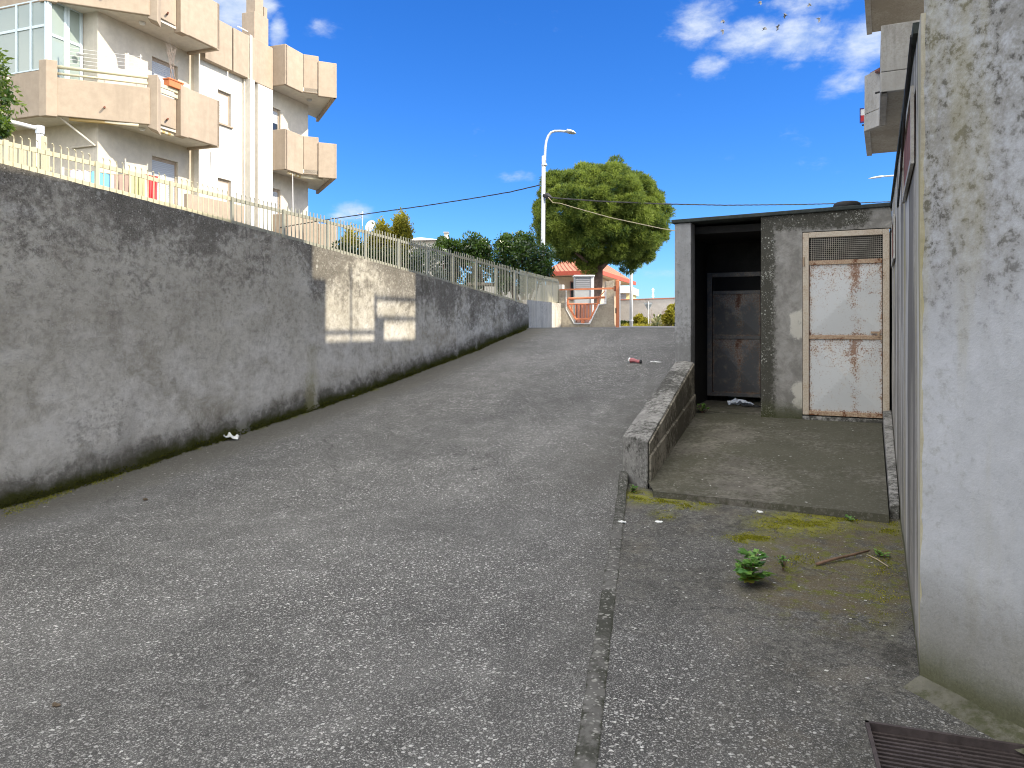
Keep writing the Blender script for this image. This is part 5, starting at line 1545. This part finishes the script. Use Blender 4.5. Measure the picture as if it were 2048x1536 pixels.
cable([U(560, 455, 27), U(665, 437.5, 25.4), U(760, 424, 24.4), U(850, 411.5, 23.8), U(950, 396, 23.1), U(1020, 384, 22.6), U(1080, 370, 22.05)], .0125, 'cable_black', 'twisted black cable from the street lamp off to the apartment block', True)
cable([U(1088, 394, 21.9), U(1122, 397, 22.2), U(1200, 402.5, 23), U(1330, 408, 24.5), U(1450, 410.5, 26), U(1600, 409, 28), U(1700, 406.5, 29.5), U(1840, 401, 32)], .015, 'cable_black', 'dark overhead cable from the street lamp across the top of the pine to the right', True)
cable([U(1097, 395, 21.8), U(1106, 405.5, 21.6), U(1120, 406.5, 21.2), U(1150, 415.5, 20.4), U(1220, 435, 18.2), U(1320, 456.5, 15.6), U(1352, 462, 14.6), U(1390, 468, 13.6)], .009, 'rope_pale', 'pale drooping cable from the street lamp down to the hut')

# pale house and its chimney beyond the shrubs
PY = 44
ph = thing('pale_house', 'pale house with a low roof and thin chimney beyond the shrubs', 'house', F0, (gx(800, PY), PY, ZS))
part('wall', MB().prism([hp(735, PY), hp(884, PY), hp(905, PY + 9), hp(760, PY + 9)], ZS - .3, gz(482, PY)), M['house_pale'], ph)
part('roof', MB().add([(gx(728, PY), PY - .3, gz(483, PY)), (gx(886, PY), PY - .3, gz(481, PY)), (gx(905, PY + 9), PY + 9, gz(480, PY + 9)), (gx(750, PY + 9), PY + 9, gz(480, PY + 9)), (gx(835, PY), PY + 2, gz(467, PY)), (gx(845, PY), PY + 6, gz(467, PY))],
                      [(0, 1, 4), (1, 2, 5, 4), (2, 3, 5), (3, 0, 4, 5)]), M['house_pale'], ph)
chm = part('chimney', MB().box(gx(885, PY), gx(893, PY), PY + 1, PY + 1.4, gz(480, PY), gz(462, PY)), M['house_pale'], ph)
part('chimney_cap', MB().box(gx(884, PY), gx(894, PY), PY + .9, PY + 1.5, gz(462, PY), gz(459.5, PY)), M['cabinet_grey'], chm)
ds = thing('satellite_dish', 'white satellite dish among the yellow shrubs on the pale house', 'satellite dish', F0, (gx(745, PY - .5), PY - .5, gz(470, PY)))
mb = MB(); c = Vector((gx(746, PY), PY - .6, gz(455, PY)))
prof = [(0.001, 0), (.2, .02), (.36, .07)]
dv = Vector((-.45, -.8, .3)).normalized(); uu = dv.orthogonal().normalized(); vv = dv.cross(uu); o = 0
pts = [tuple(c + (uu * math.cos(6.283 * k / 16) + vv * math.sin(6.283 * k / 16)) * r + dv * z) for r, z in prof for k in range(16)]
mb.add(pts, [(i * 16 + k, i * 16 + (k + 1) % 16, (i + 1) * 16 + (k + 1) % 16, (i + 1) * 16 + k) for i in range(2) for k in range(16)])
part('dish', mb, M['white_paint'], ds, smooth=True)
part('mast', MB().tube([(c.x, c.y + .1, gz(483, PY)), (c.x, c.y + .1, c.z)], .04, 6), M['galvanised'], ds)
ta = thing('tv_antenna', 'thin television antenna beside the cloud, above the shrubs', 'antenna', F0, (gx(726, PY), PY - .2, gz(482, PY)))
part('mast', MB().tube([(gx(726, PY), PY - .2, gz(484, PY)), (gx(726, PY), PY - .2, gz(424, PY))], .03, 6), M['galvanised'], ta)
mb = MB().tube([(gx(712, PY), PY - .2, gz(438, PY)), (gx(727, PY), PY - .2, gz(436, PY))], .02, 5)
for k in range(7): mb.tube([(gx(719 + k, PY), PY - .5, gz(429, PY)), (gx(719 + k, PY), PY + .1, gz(427, PY))], .014, 4)
mb.tube([(gx(716, PY), PY - .2, gz(428.5, PY)), (gx(729, PY), PY - .2, gz(427, PY))], .02, 5)
part('element', mb, M['galvanised'], ta)
# garden wall behind the far fence
mb = MB(); mb.wallseg((gx(842, 24.5), 24.5), (gx(1125, 22.8), 22.8), .2, 1.3, 2.78, 1)
solo('garden_wall', mb, M['house_pale'], F0, (gx(980, 24), 23.6, 1.4), 'low beige garden wall behind the glossy bushes and far fence', 'wall')
# garden bench and stone bits glimpsed through the far fence
gb = thing('garden_bench', 'small beige stone bench glimpsed behind the far fence pickets', 'bench', F0, (gx(968, 20), 20, 1.6))
part('seat', MB().box(gx(935, 20), gx(1004, 20), 20, 20.5, gz(571, 20), gz(565, 20)), M['stucco_beige'], gb, bevel=.01)
for px in (940, 1000): part('leg', MB().box(gx(px - 4, 20), gx(px + 4, 20), 20.05, 20.45, 1.4, gz(571, 20)), M['stucco_beige'], gb)

# ------------------------------------------------------------------ pigeons
def bird(px, py, bank, head, label, span=.50, d=78):
    c = Vector(U(px, py, d)); mb = MB()
    ca, sa = math.cos(head), math.sin(head)
    f = Vector((ca, sa * .4, sa * .75)).normalized(); r = Vector((-f.y, f.x, 0)).normalized(); r = (r * math.cos(bank) + Vector((0, 0, 1)) * math.sin(bank)).normalized(); u = r.cross(f)
    L = span * .5
    mb.tube([c - f * L * .9, c - f * L * .5, c, c + f * L * .45, c + f * L * .7, c + f * L * .85], [.03, .055, .10, .085, .05, .012], 8)
    for sg in (-1, 1):
        a = c + f * .10 + r * sg * .06; b = c - f * .10 + r * sg * .06
        t1 = c + f * .16 + r * sg * span * .5 + u * .16; t2 = c - f * .06 + r * sg * span * .5 + u * .16
        e = c - f * .10 + r * sg * span * .95 + u * .22
        th = u * .012
        for A_, B_, C_, D_ in ((a, b, t2, t1),):
            q = [A_ - th, B_ - th, C_ - th, D_ - th, A_ + th, B_ + th, C_ + th, D_ + th]
            mb.add([tuple(v) for v in q], [(0, 1, 2, 3), (7, 6, 5, 4), (0, 4, 5, 1), (1, 5, 6, 2), (2, 6, 7, 3), (3, 7, 4, 0)])
        q = [t1 - th, t2 - th, e - th, t1 + th, t2 + th, e + th]
        mb.add([tuple(v) for v in q], [(0, 1, 2), (5, 4, 3), (0, 3, 4, 1), (1, 4, 5, 2), (2, 5, 3, 0)])
    solo('pigeon', mb, M['pigeon'], F0, tuple(c), label, 'bird', 'pigeons flying over the street')
bird(1520, 4, .6, .3, 'pigeon highest in the sky at the picture top, left half of the flock', .42)
bird(1620, 9, -.5, 2.0, 'pigeon just under the picture top, right half of the flock')
bird(1571, 29, .2, 2.4, 'dark pigeon with spread wings at the middle of the flock')
bird(1637.5, 37, .9, .1, 'pigeon with raised wing nearest the grey balconies')
bird(1447, 42, -.2, 2.1, 'upper pigeon of the leftmost pair over the cloud')
bird(1445, 61, 1.0, .6, 'lower pigeon of the leftmost pair over the cloud')
bird(1529, 56, .3, .5, 'pigeon gliding low at the flock centre, left of the small one')
bird(1555, 53, -.7, .2, 'smallest pigeon, low at the flock centre', .42)
# ------------------------------------------------------------------ grey apartment building above the boundary wall
gbk = thing('grey_building', 'tall grey concrete apartment building with stepped balconies behind the boundary wall', 'building', FW, (14, -3, 0))
LOW_Y, FAR_Y = -.62, -1.02
NEAR_TOP, GAP_TOP = 8.55, 7.02  # heights of the unseen wing and gap, set to shape the sun patch
mb = MB().box(3.9, 8.4, -14, LOW_Y, 0, NEAR_TOP)
mb.box(-4, 3.9, -14, -2.1, 0, NEAR_TOP + 1.3)  # unseen block, raised to keep the near retaining wall in shade
part('wall', mb, M['grey_block'], gbk)
part('roof_shade_box', MB().box(4.4, 8.1, -9, -3.2, NEAR_TOP, NEAR_TOP + 1.6), M['grey_block'], gbk)  # unseen box added to the roof as a shade caster
part('terrace', MB().box(8.4, 10.85, -14, LOW_Y - .02, 0, GAP_TOP), M['grey_block'], gbk)
mb = MB()
for (a, b, h) in ((8.42, 9.74, .16), (9.80, 10.84, .66), (9.80, 10.84, .36)):
    part('rail', MB().box(a, b, LOW_Y - .10, LOW_Y - .06, GAP_TOP + h - .025, GAP_TOP + h + .025), M['rust_brown'], gbk)
for (x, w, h) in ((9.2, .018, 1.05), (9.77, .03, .72)):
    part('rail_post', MB().box(x - w, x + w, LOW_Y - .105, LOW_Y - .055, GAP_TOP, GAP_TOP + h), M['rust_brown'], gbk)
part('parapet', MB().box(8.4, 8.66, LOW_Y - .5, LOW_Y - .03, GAP_TOP, 7.86), M['grey_block'], gbk)  # unseen box added to step the shadow edge on the retaining wall
part('shadow_block', MB().box(9.80, 9.98, LOW_Y - .2, LOW_Y - .04, GAP_TOP, GAP_TOP + .30), M['grey_block'], gbk)  # unseen block added to shape the lower edge of the sun patch
part('far_wing', MB().prism([(10.85, FAR_Y), (17.75, FAR_Y), (17.75, -14), (13.2, -14)], 0, 13.2), M['grey_block'], gbk)  # unseen near end skewed along the sun so light passes the gap
N0, N1, N2, N3, N4 = (15.27, FAR_Y), (15.27, -.08), (17.8, -.07), (18.2, .23), (20.9, .20)
def grey_balcony(z, first):
    bal = part('balcony', MB().prism([N0, (N0[0], N1[1] - .03), (N2[0], N2[1] - .03), (N3[0], N3[1] - .03), (N4[0], N4[1] - .03), (20.9, -1.2), (17.8, -1.2), (17.8, FAR_Y)], z + .05, z + .22), M['soffit_block'], gbk)
    def run(nm, h0, h1, off):
        for p, q in ((N0, N1), (N1, N2), (N2, N3), (N3, N4)):
            L = math.hypot(q[0] - p[0], q[1] - p[1]); ux, uy = (q[0] - p[0]) / L, (q[1] - p[1]) / L
            p2 = (p[0] + uy * -off, p[1] + ux * off) ; q2 = (q[0] + uy * -off, q[1] + ux * off)
            part(nm, MB().wallseg(p2, q2, .12, z + h0, z + h1, -1), M['grey_block'], bal, bevel=.012)
    run('lower_band', 0, .36, .012)
    run('parapet', .372, 1.22, 0)
    for (x, y) in ((17.0, -.07), (19.6, .215)):
        part('spout', MB().tube([(x, y - .05, z + .5), (x, y + .09, z + .48)], .02, 8), M['cable_black'], bal)
    return bal
for z in (5.8, 8.85): grey_balcony(z, z < 6)
# rusty handrail piece and small sign on the lower balcony
p0 = U(1743, 166, 17.0, FW); p1 = U(1743.5, 149, 17.0, FW); p2 = U(1762, 139, 15.6, FW)
rl = part('handrail', MB().tube([p0, p1, p2], .055, 6), M['rust_brown'], gbk)
sgn = U(1726, 231, 18.6, FW)
sb = thing('balcony_sign', 'little red and blue sign sticking out from the grey balcony', 'sign', FW, sgn)
x, y, z = sgn
part('frame', MB().box(x - .03, x + .03, y - .02, y + .075, z - .18, z - .155).box(x - .03, x + .03, y - .02, y + .075, z + .155, z + .18).box(x - .03, x + .03, y + .055, y + .075, z - .155, z + .155), M['sign_blue'], sb)
part('upper_panel', MB().box(x - .02, x + .02, y - .04, y + .054, z, z + .154), M['white_paint'], sb)
part('lower_panel', MB().box(x - .02, x + .02, y - .04, y + .054, z - .154, z - .001), M['sign_red'], sb)
# black cable looped along the head of the boundary wall
p = [(4.05, RW_Y + .02, 2.93), (4.6, RW_Y + .03, 2.78), (5.5, RW_Y + .028, 2.55), (6.2, RW_Y + .03, 2.42), (6.6, RW_Y + .02, 2.50)]
solo('wall_cable', MB().tube(p, .008, 6), M['cable_black'], FW, p[0], 'thin black cable sagging along the top of the boundary wall', 'cable')
# ------------------------------------------------------------------ trees and shrubs
def limb(mb, p, q, r0, r1, n=8, wob=.06):
    p, q = Vector(p), Vector(q); L = (q - p).length; pts = [p]
    for t in (.25, .5, .75):
        pts.append(p.lerp(q, t) + Vector((random.uniform(-1, 1), random.uniform(-1, 1), random.uniform(-.4, .4))) * L * wob)
    pts.append(q); mb.tube(pts, [r0 + (r1 - r0) * t for t in (0, .25, .5, .75, 1)], n)
def blob_points(c, r, n, shell=.55):
    d = unit(n); rr = (shell + (1 - shell) * RNG.uniform(0, 1, n) ** .5)[:, None]
    return np.asarray(c) + d * rr * np.asarray(r), d

# ---- stone pine
random.seed(21)
PD = 26.0
pc = U(1198, 440, PD); k = PD / FOC
pine = thing('pine_tree', 'rounded bushy pine tree standing behind the street cabinet and orange gate', 'tree', F0, (gx(1190, PD), PD, ZS))
mb = MB()
base = Vector((gx(1186, PD), PD, ZS - .1)); fork = Vector((gx(1194, PD), PD, gz(540, PD)))
mb.tube([base, base.lerp(fork, .3) + Vector((-.03, 0, 0)), base.lerp(fork, .7) + Vector((.05, 0, 0)), fork], [.25, .19, .18, .20], 12)
ends = [(1150, 505, -.5), (1172, 480, .6), (1205, 470, -.3), (1240, 500, .5), (1225, 440, .2), (1130, 460, .3), (1270, 470, -.6)]
for px, py, dy in ends:
    e = Vector(U(px, py, PD + dy)); limb(mb, fork + Vector((0, 0, -.05)), e, .12, .04)
part('trunk', mb, M['bark'], pine, smooth=True)
lv = Leaves(); centers = []
outline = [(1095, 352), (1125, 340), (1160, 334), (1198, 326), (1235, 330), (1268, 338), (1288, 356), (1312, 388), (1330, 425), (1331, 465), (1322, 505), (1306, 535), (1280, 552), (1240, 540), (1210, 538), (1170, 545), (1135, 532), (1105, 500), (1085, 470), (1070, 440), (1066, 405), (1082, 375)]
lobes = []
for px, py in outline:     # lobes round the rim
    t_ = random.uniform(.68, .84); x = 1198 + (px - 1198) * t_; y = 440 + (py - 440) * t_
    if y > 515: y -= 10
    lobes.append((Vector(U(x, y, PD + random.uniform(-.6, .6))), random.uniform(.18, .46)))
tries = 0
while len(lobes) < 70 and tries < 4000:      # lobes over the front and top of the crown
    tries += 1
    d = Vector(tuple(unit(1)[0]))
    if d.y > .35: continue
    c = Vector(pc) + Vector((d.x * 1.75, d.y * 1.75, d.z * 1.5))
    if c.z < gz(505, PD) or any((c - q).length < .46 for q, _ in lobes): continue
    lobes.append((c, random.uniform(.26, .60)))
ctr_ = Vector(pc) - Vector((0, 0, .4))
for c, R_ in lobes:
    out_ = (c - ctr_).normalized()
    for q in range(9):
        d = (Vector(tuple(unit(1)[0])) + out_ * .8 + Vector((0, 0, .25))).normalized()
        centers.append((tuple(c + d * R_ * random.uniform(.45, 1.2)), random.uniform(.12, .27)))
    centers.append((tuple(c), R_ * .6))
for i in range(26):
    d = Vector(tuple(unit(1)[0])); c = Vector(pc) + Vector((d.x * 1.0, abs(d.y) * 1.1, max(d.z, -.45) * .8)); centers.append((tuple(c), .5))
for c, r in centers:
    n = int(150 * (r / .4) ** 2) + 4
    P, d = blob_points(c, (r, r, r * .75), n, .5)
    tint = np.clip(.10 + random.uniform(0, 1) * .75 + RNG.normal(0, .13, n), 0, 1)
    per = 9
    P = np.repeat(P, per, 0); out = np.repeat(d, per, 0); D = out * .7 + unit(len(P)) * .9 + np.array([0, 0, .35]); D /= np.linalg.norm(D, axis=1)[:, None]
    D *= RNG.uniform(.10, .19, len(P))[:, None]
    lv.add(P, D, perp(D) * .0115, np.clip(np.repeat(tint, per) + RNG.normal(0, .06, len(P)), 0, 1))
leaf_obj('crown', lv, M['pine_needles'], pine)

def leafy_shrub(name, label, cat, d, blobs, leaf, mat, n_per=420, base_px=None, group=None, asp=.42, up=.2, stemmat='bark', zbase=1.6, shell=.5, part_name='crown'):
    """blobs: (px, py, radius px, depth offset)"""
    cx = sum(b[0] for b in blobs) / len(blobs); root = (gx(base_px or cx, d), d, zbase)
    t = thing(name, label, cat, F0, root, group); lv = Leaves(); mb = MB(); R = Vector(root)
    for px, py, rp, dy in blobs:
        c = Vector(U(px, py, d + dy)); r = rp * d / FOC
        limb(mb, R + Vector((random.uniform(-.06, .06), 0, 0)), c, .045, .015, 6)
        subs = max(5, int(9 * (rp / 30)))
        for s in range(subs):
            dd = unit(1)[0]; cc = np.asarray(tuple(c)) + dd * r * random.uniform(.45, .8); rs = r * random.uniform(.32, .5)
            n = int(n_per / subs * random.uniform(.8, 1.2)); P, o = blob_points(cc, (rs, rs, rs), n, shell)
            D = o * .8 + unit(n) * .8 + np.array([0, 0, up]); D /= np.linalg.norm(D, axis=1)[:, None]; D *= (leaf * RNG.uniform(.6, 1.15, n))[:, None]
            lv.add(P, D, perp(D) * leaf * asp * .5, np.clip(random.uniform(.2, .8) + RNG.normal(0, .18, n), 0, 1))
        n = int(n_per * .35); P, o = blob_points(tuple(c), (r * .75,) * 3, n, .1); D = unit(n) * leaf * 1.2
        lv.add(P, D, perp(D) * leaf * asp * .7, RNG.uniform(0, .35, n))
    part('trunk', mb, M[stemmat], t)
    leaf_obj(part_name, lv, M[mat], t)
    return t
random.seed(33)
GB = 'dark glossy bushes behind the far fence'
leafy_shrub('glossy_bush', 'smallest dark glossy bush, leftmost of the three behind the far fence', 'bush', 20.5, [(892, 492, 26, 0), (905, 505, 32, .2), (880, 508, 20, -.2), (915, 525, 30, .1), (895, 550, 26, .1)], .10, 'glossy_leaves', 700, 900, GB)
leafy_shrub('glossy_bush', 'dark glossy bush in the middle of the three behind the far fence', 'bush', 20.2, [(950, 490, 24, 0), (938, 505, 28, .2), (968, 505, 26, -.1), (955, 530, 36, .1), (950, 560, 26, .1)], .10, 'glossy_leaves', 700, 952, GB)
leafy_shrub('glossy_bush', 'largest dark glossy bush, beside the street lamp pole', 'bush', 19.8, [(1010, 490, 24, .2), (1040, 484, 24, 0), (1020, 505, 38, 0), (1055, 505, 36, -.2), (1082, 515, 32, .3), (1005, 530, 34, .1), (1050, 540, 38, .1), (1090, 540, 26, -.1), (1010, 565, 26, 0), (1050, 570, 26, 0)], .10, 'glossy_leaves', 760, 1045, GB)
BG = 'yellow feathery shrubs behind the fence'
def feathery(px, top, bot, w, d, label, n=1500):
    root = (gx(px, d), d, 1.7); t = thing('bamboo_shrub', label, 'shrub', F0, root, BG); lv = Leaves(); mb = MB()
    for i in range(16):
        a = Vector(root); hx = random.gauss(0, .45); tip = Vector(U(px + hx * w, top + abs(hx) * (bot - top) * .55 + random.uniform(0, 8), d + random.uniform(-.4, .4)))
        tip.z = max(tip.z, 2.3); mid = a.lerp(tip, .6) + Vector((0, 0, .1)); mb.tube([a, mid, tip], [.014, .01, .004], 5)
        m = n * 4 // 16; u = RNG.uniform(.30, 1.0, m)[:, None]; P = np.asarray(tuple(a)) * (1 - u) + np.asarray(tuple(tip)) * u + RNG.normal(0, .075, (m, 3)) * (1.2 - u * .6)
        D = unit(m) + np.array([0, 0, .5]); D /= np.linalg.norm(D, axis=1)[:, None]; D *= RNG.uniform(.06, .14, m)[:, None]
        lv.add(P, D, perp(D) * .019, RNG.uniform(0, 1, m))
    part('stem', mb, M['twig'], t); leaf_obj('foliage', lv, M['bamboo_leaves'], t)
feathery(700, 452, 540, 34, 18.0, 'sparse yellow feathery shrub nearest the apartment block', 900)
feathery(762, 440, 540, 36, 18.3, 'yellow feathery shrub of middle height among the three', 1700)
feathery(802, 424, 545, 40, 18.6, 'tallest yellow green feathery shrub, right of the satellite dish', 2600)
leafy_shrub('hedge', 'dark clipped hedge seen through the fence pickets under the yellow shrubs', 'hedge', 16.5, [(690, 505, 26, 0), (715, 510, 28, .2), (745, 515, 30, 0), (775, 520, 32, .1), (805, 525, 34, 0), (830, 530, 30, .2), (700, 530, 26, 0), (740, 540, 26, 0), (780, 548, 26, 0), (820, 552, 26, 0)], .07, 'hedge_leaves', 520, 760)
leafy_shrub('silver_shrub', 'pale silvery shrub with white flowers between the hedge and the glossy bushes', 'shrub', 17.5, [(845, 505, 22, 0), (862, 520, 22, .1), (850, 535, 24, 0), (875, 545, 20, 0), (880, 562, 16, .2)], .07, 'silver_leaves', 330, 860)
# laurel at the left edge, close by
leafy_shrub('laurel_tree', 'bright green laurel cut off by the left picture edge', 'tree', 9.2, [(-20, 130, 44, 0), (-10, 190, 44, .1), (-30, 230, 36, 0), (-2, 255, 22, -.1), (-60, 170, 60, .2)], .085, 'laurel_leaves', 420, -40, None, .34, -.25, zbase=2.75)
# plants along the far wall
leafy_shrub('yellow_bush', 'yellow green bush at the foot of the far wall, left of the yield sign', 'bush', 47, [(1279, 640, 12, 0), (1270, 646, 9, 0), (1288, 646, 8, .3)], .22, 'bamboo_leaves', 420, 1279, zbase=ZS - .05)
leafy_shrub('low_hedge', 'low dark hedge between the barrier post and the slim white pole', 'hedge', 47, [(1241, 649, 5, 0), (1248, 648.5, 5, 0), (1256, 649, 5, 0)], .2, 'hedge_leaves', 200, 1248, zbase=ZS - .05)
leafy_shrub('green_bush', 'green bush at the far wall beside the hut pillar', 'bush', 44, [(1340, 628, 10, 0), (1347, 618, 8, .3), (1334, 638, 8, 0), (1346, 640, 10, 0)], .22, 'bamboo_leaves', 380, 1342, zbase=ZS - .05)
random.seed(9)
cc_ = thing('prickly_pear', 'pale prickly pear cactus clump right of the yield sign', 'cactus', F0, (gx(1318, 45), 45, ZS))
mb = MB(); tint = []
def pad(c, r, th, yaw, tilt):
    o = len(mb.v); n = 12; t0 = random.random()
    ux = Vector((math.cos(yaw), math.sin(yaw), 0)); vx = Vector((math.sin(tilt), 0, math.cos(tilt))); nx = ux.cross(vx).normalized()
    for s, q in ((-1, .0), (-1, 1.0), (1, 1.0), (1, .0)):
        pass
    ring = [tuple(c + ux * r * .72 * math.cos(a) + vx * r * (1 + math.sin(a))) for a in [2 * math.pi * i / n for i in range(n)]]
    f = tuple(c + vx * r + nx * th); b = tuple(c + vx * r - nx * th)
    mb.add(ring + [f, b], [(i, (i + 1) % n, n) for i in range(n)] + [((i + 1) % n, i, n + 1) for i in range(n)])
    tint.extend([t0] * (n + 2))
    return c + vx * r * 2
for i in range(26):
    px = random.uniform(1299, 1346); c = Vector((gx(px, 45), 45 + random.uniform(-.6, .6), ZS - .03))
    for lvl in range(random.choice((1, 2, 2, 3))):
        c = pad(c, random.uniform(.10, .17), .04, random.uniform(-.9, .9), random.uniform(-.6, .6))
mb.at['tint'] = tint
part('pads', mb, M['cactus_pads'], cc_)
lv = Leaves(); P = np.column_stack([RNG.uniform(gx(1240, 46), gx(1348, 46), 500), RNG.uniform(44, 48, 500), np.full(500, ZS)])
D = unit(500) * .25; D[:, 2] = np.abs(D[:, 2]); lv.add(P, D, perp(D) * .02, RNG.uniform(0, 1, 500))
leaf_obj('grass', lv, M['bamboo_leaves'], None, F0, (gx(1295, 46), 46, ZS), kind='stuff')
br = thing('bare_shrub', 'leafless twiggy shrub against the far wall behind the cactus', 'shrub', F0, (gx(1318, 48), 48, ZS))
mb = MB()
for i in range(14):
    a = Vector((gx(1300 + random.uniform(0, 34), 48), 48, ZS)); tip = a + Vector((random.uniform(-.5, .5), random.uniform(-.2, .2), random.uniform(.6, 1.2))); limb(mb, a, tip, .022, .008, 5, .1)
    for j in range(3): limb(mb, a.lerp(tip, random.uniform(.4, .9)), tip + Vector((random.uniform(-.3, .3), 0, random.uniform(-.2, .2))), .012, .005, 4, .1)
part('branches', mb, M['twig'], br)
# ------------------------------------------------------------------ sun, sky, camera
AZ, EL = math.radians(-20), math.radians(38)     # azimuth measured from +X (picture right), height of the sun
S = Vector((math.cos(AZ) * math.cos(EL), math.sin(AZ) * math.cos(EL), math.sin(EL)))
sd = bpy.data.lights.new('sun', 'SUN'); sd.energy = 3.6; sd.angle = math.radians(.5); sd.color = (1.0, .90, .73)
so = bpy.data.objects.new('sun', sd); COL.objects.link(so)
so.rotation_euler = (-S).to_track_quat('-Z', 'Y').to_euler(); so.location = (20, -5, 30)
w = bpy.data.worlds.new('World'); scene.world = w; w.use_nodes = True
t = NT(w.node_tree)
sky = t.n('ShaderNodeTexSky', sky_type='NISHITA', sun_disc=False, sun_elevation=EL, sun_rotation=math.atan2(S.x, S.y))
sky.altitude = 0; sky.air_density = 1.0; sky.dust_density = .1; sky.ozone_density = 2.5
hs = t.n('ShaderNodeHueSaturation', {'Saturation': 1.30, 'Value': 1.02, 'Color': sky.outputs[0]})
g = t.n('ShaderNodeTexCoord').outputs['Generated']
nrm = t.n('ShaderNodeVectorMath', {0: g}, operation='NORMALIZE').outputs[0]
X, Y, Z = t.sep(nrm)
az = t.m('ARCTAN2', X, Y); el = t.m('ARCSINE', Z)
comb = t.n('ShaderNodeCombineXYZ'); t.put(comb.inputs[0], az); t.put(comb.inputs[1], t.mul(el, 1.25)); ang = comb.outputs[0]
n1 = t.noise(ang, 6.0, 9, .60, .4); n2 = t.noise(t.scl(ang, 1, 1.5, 1, (3, 2, 0)), 26.0, 7, .6, .2)
n3 = t.noise(t.scl(ang, 1, 1.8, 1, (1, 4, 0)), 60.0, 6, .65, .3)
nn = t.add(t.add(t.mul(n1, .55), t.mul(n2, .32)), t.mul(n3, .13))
def dirs(px, py):
    x, y, z = (px - 1024) / FOC, 1.0, (HOR - py) / FOC; L = math.sqrt(x * x + y * y + z * z)
    return math.atan2(x, y), math.asin(z / L)
clouds = [(1400, 50, 75, 50, .8), (1500, 78, 110, 46, .95), (1610, 80, 120, 58, 1), (1720, 85, 95, 62, 1), (1640, -20, 140, 60, .8), (1425, 128, 46, 30, .75), (1700, 165, 70, 38, .68), (1660, 190, 45, 22, .5), (1590, 130, 60, 22, .55),
          (470, 15, 110, 75, 1.15), (555, 60, 26, 48, .95), (530, 10, 40, 50, .9), (645, 55, 42, 22, .42), (708, 420, 52, 24, .95), (690, 432, 40, 16, .8), (1030, 352, 50, 14, .40), (1310, 548, 70, 16, .45), (1100, -160, 260, 60, .6)]
dens = None
for px, py, rx, ry, k in clouds:
    a0, e0 = dirs(px, py); c = math.cos(a0) ** 2
    dx = t.m('DIVIDE', t.sub(az, a0), rx / FOC * c); dy = t.m('DIVIDE', t.sub(el, e0), ry / FOC * math.cos(a0))
    q = t.m('SQRT', t.add(t.m('MULTIPLY', dx, dx), t.m('MULTIPLY', dy, dy)))
    b = t.sstep(q, 1.35, .0, 0, k)
    dens = b if dens is None else t.m('MAXIMUM', dens, b)
front = t.sstep(t.add(t.mul(dens, 1.0), t.mul(t.sub(nn, .5), 2.9)), .20, 1.15)
# unseen bright clouds added as fill light, overhead and behind the photographer
back = t.m('MAXIMUM', t.sstep(Y, .05, -.35), t.sstep(el, .72, 1.0))
nb = t.noise(nrm, 2.2, 7, .6, .3)
cover = t.m('MULTIPLY', back, t.sstep(nb, .40, .56))
cloud_col = t.mix(t.sstep(t.add(t.mul(n2, .6), t.mul(n1, .4)), .35, .65), CLOUD_LO, CLOUD_HI)
fill_col = FILL_CLOUD
tinted = t.mix(1.0, hs.outputs[0], (.42, .70, 1.12), 'MULTIPLY')
c = t.mix(t.mul(front, .85), tinted, cloud_col)
c = t.mix(t.mul(cover, .9), c, fill_col)
bg = t.n('ShaderNodeBackground', {'Color': c, 'Strength': .10})
o = t.n('ShaderNodeOutputWorld'); w.node_tree.links.new(bg.outputs[0], o.inputs[0])

cam = bpy.data.cameras.new('camera'); co = bpy.data.objects.new('camera', cam); COL.objects.link(co)
co.location = (0, 0, EYE); co.rotation_euler = (math.radians(90), 0, 0)
cam.sensor_width = 36; cam.lens = 36 * FOC / 2048; cam.shift_y = (HOR - 768) / 2048
cam.clip_start = .05; cam.clip_end = 3000
scene.camera = co
vs = scene.view_settings
vs.view_transform = 'Standard'; vs.look = 'None'; vs.exposure = EXPOSURE; vs.gamma = 1.0; vs.use_curve_mapping = False
scene.cycles.max_bounces = 8; scene.cycles.diffuse_bounces = 5; scene.cycles.transparent_max_bounces = 8
scene.cycles.use_denoising = True
scene.cycles.filter_width = 1.05
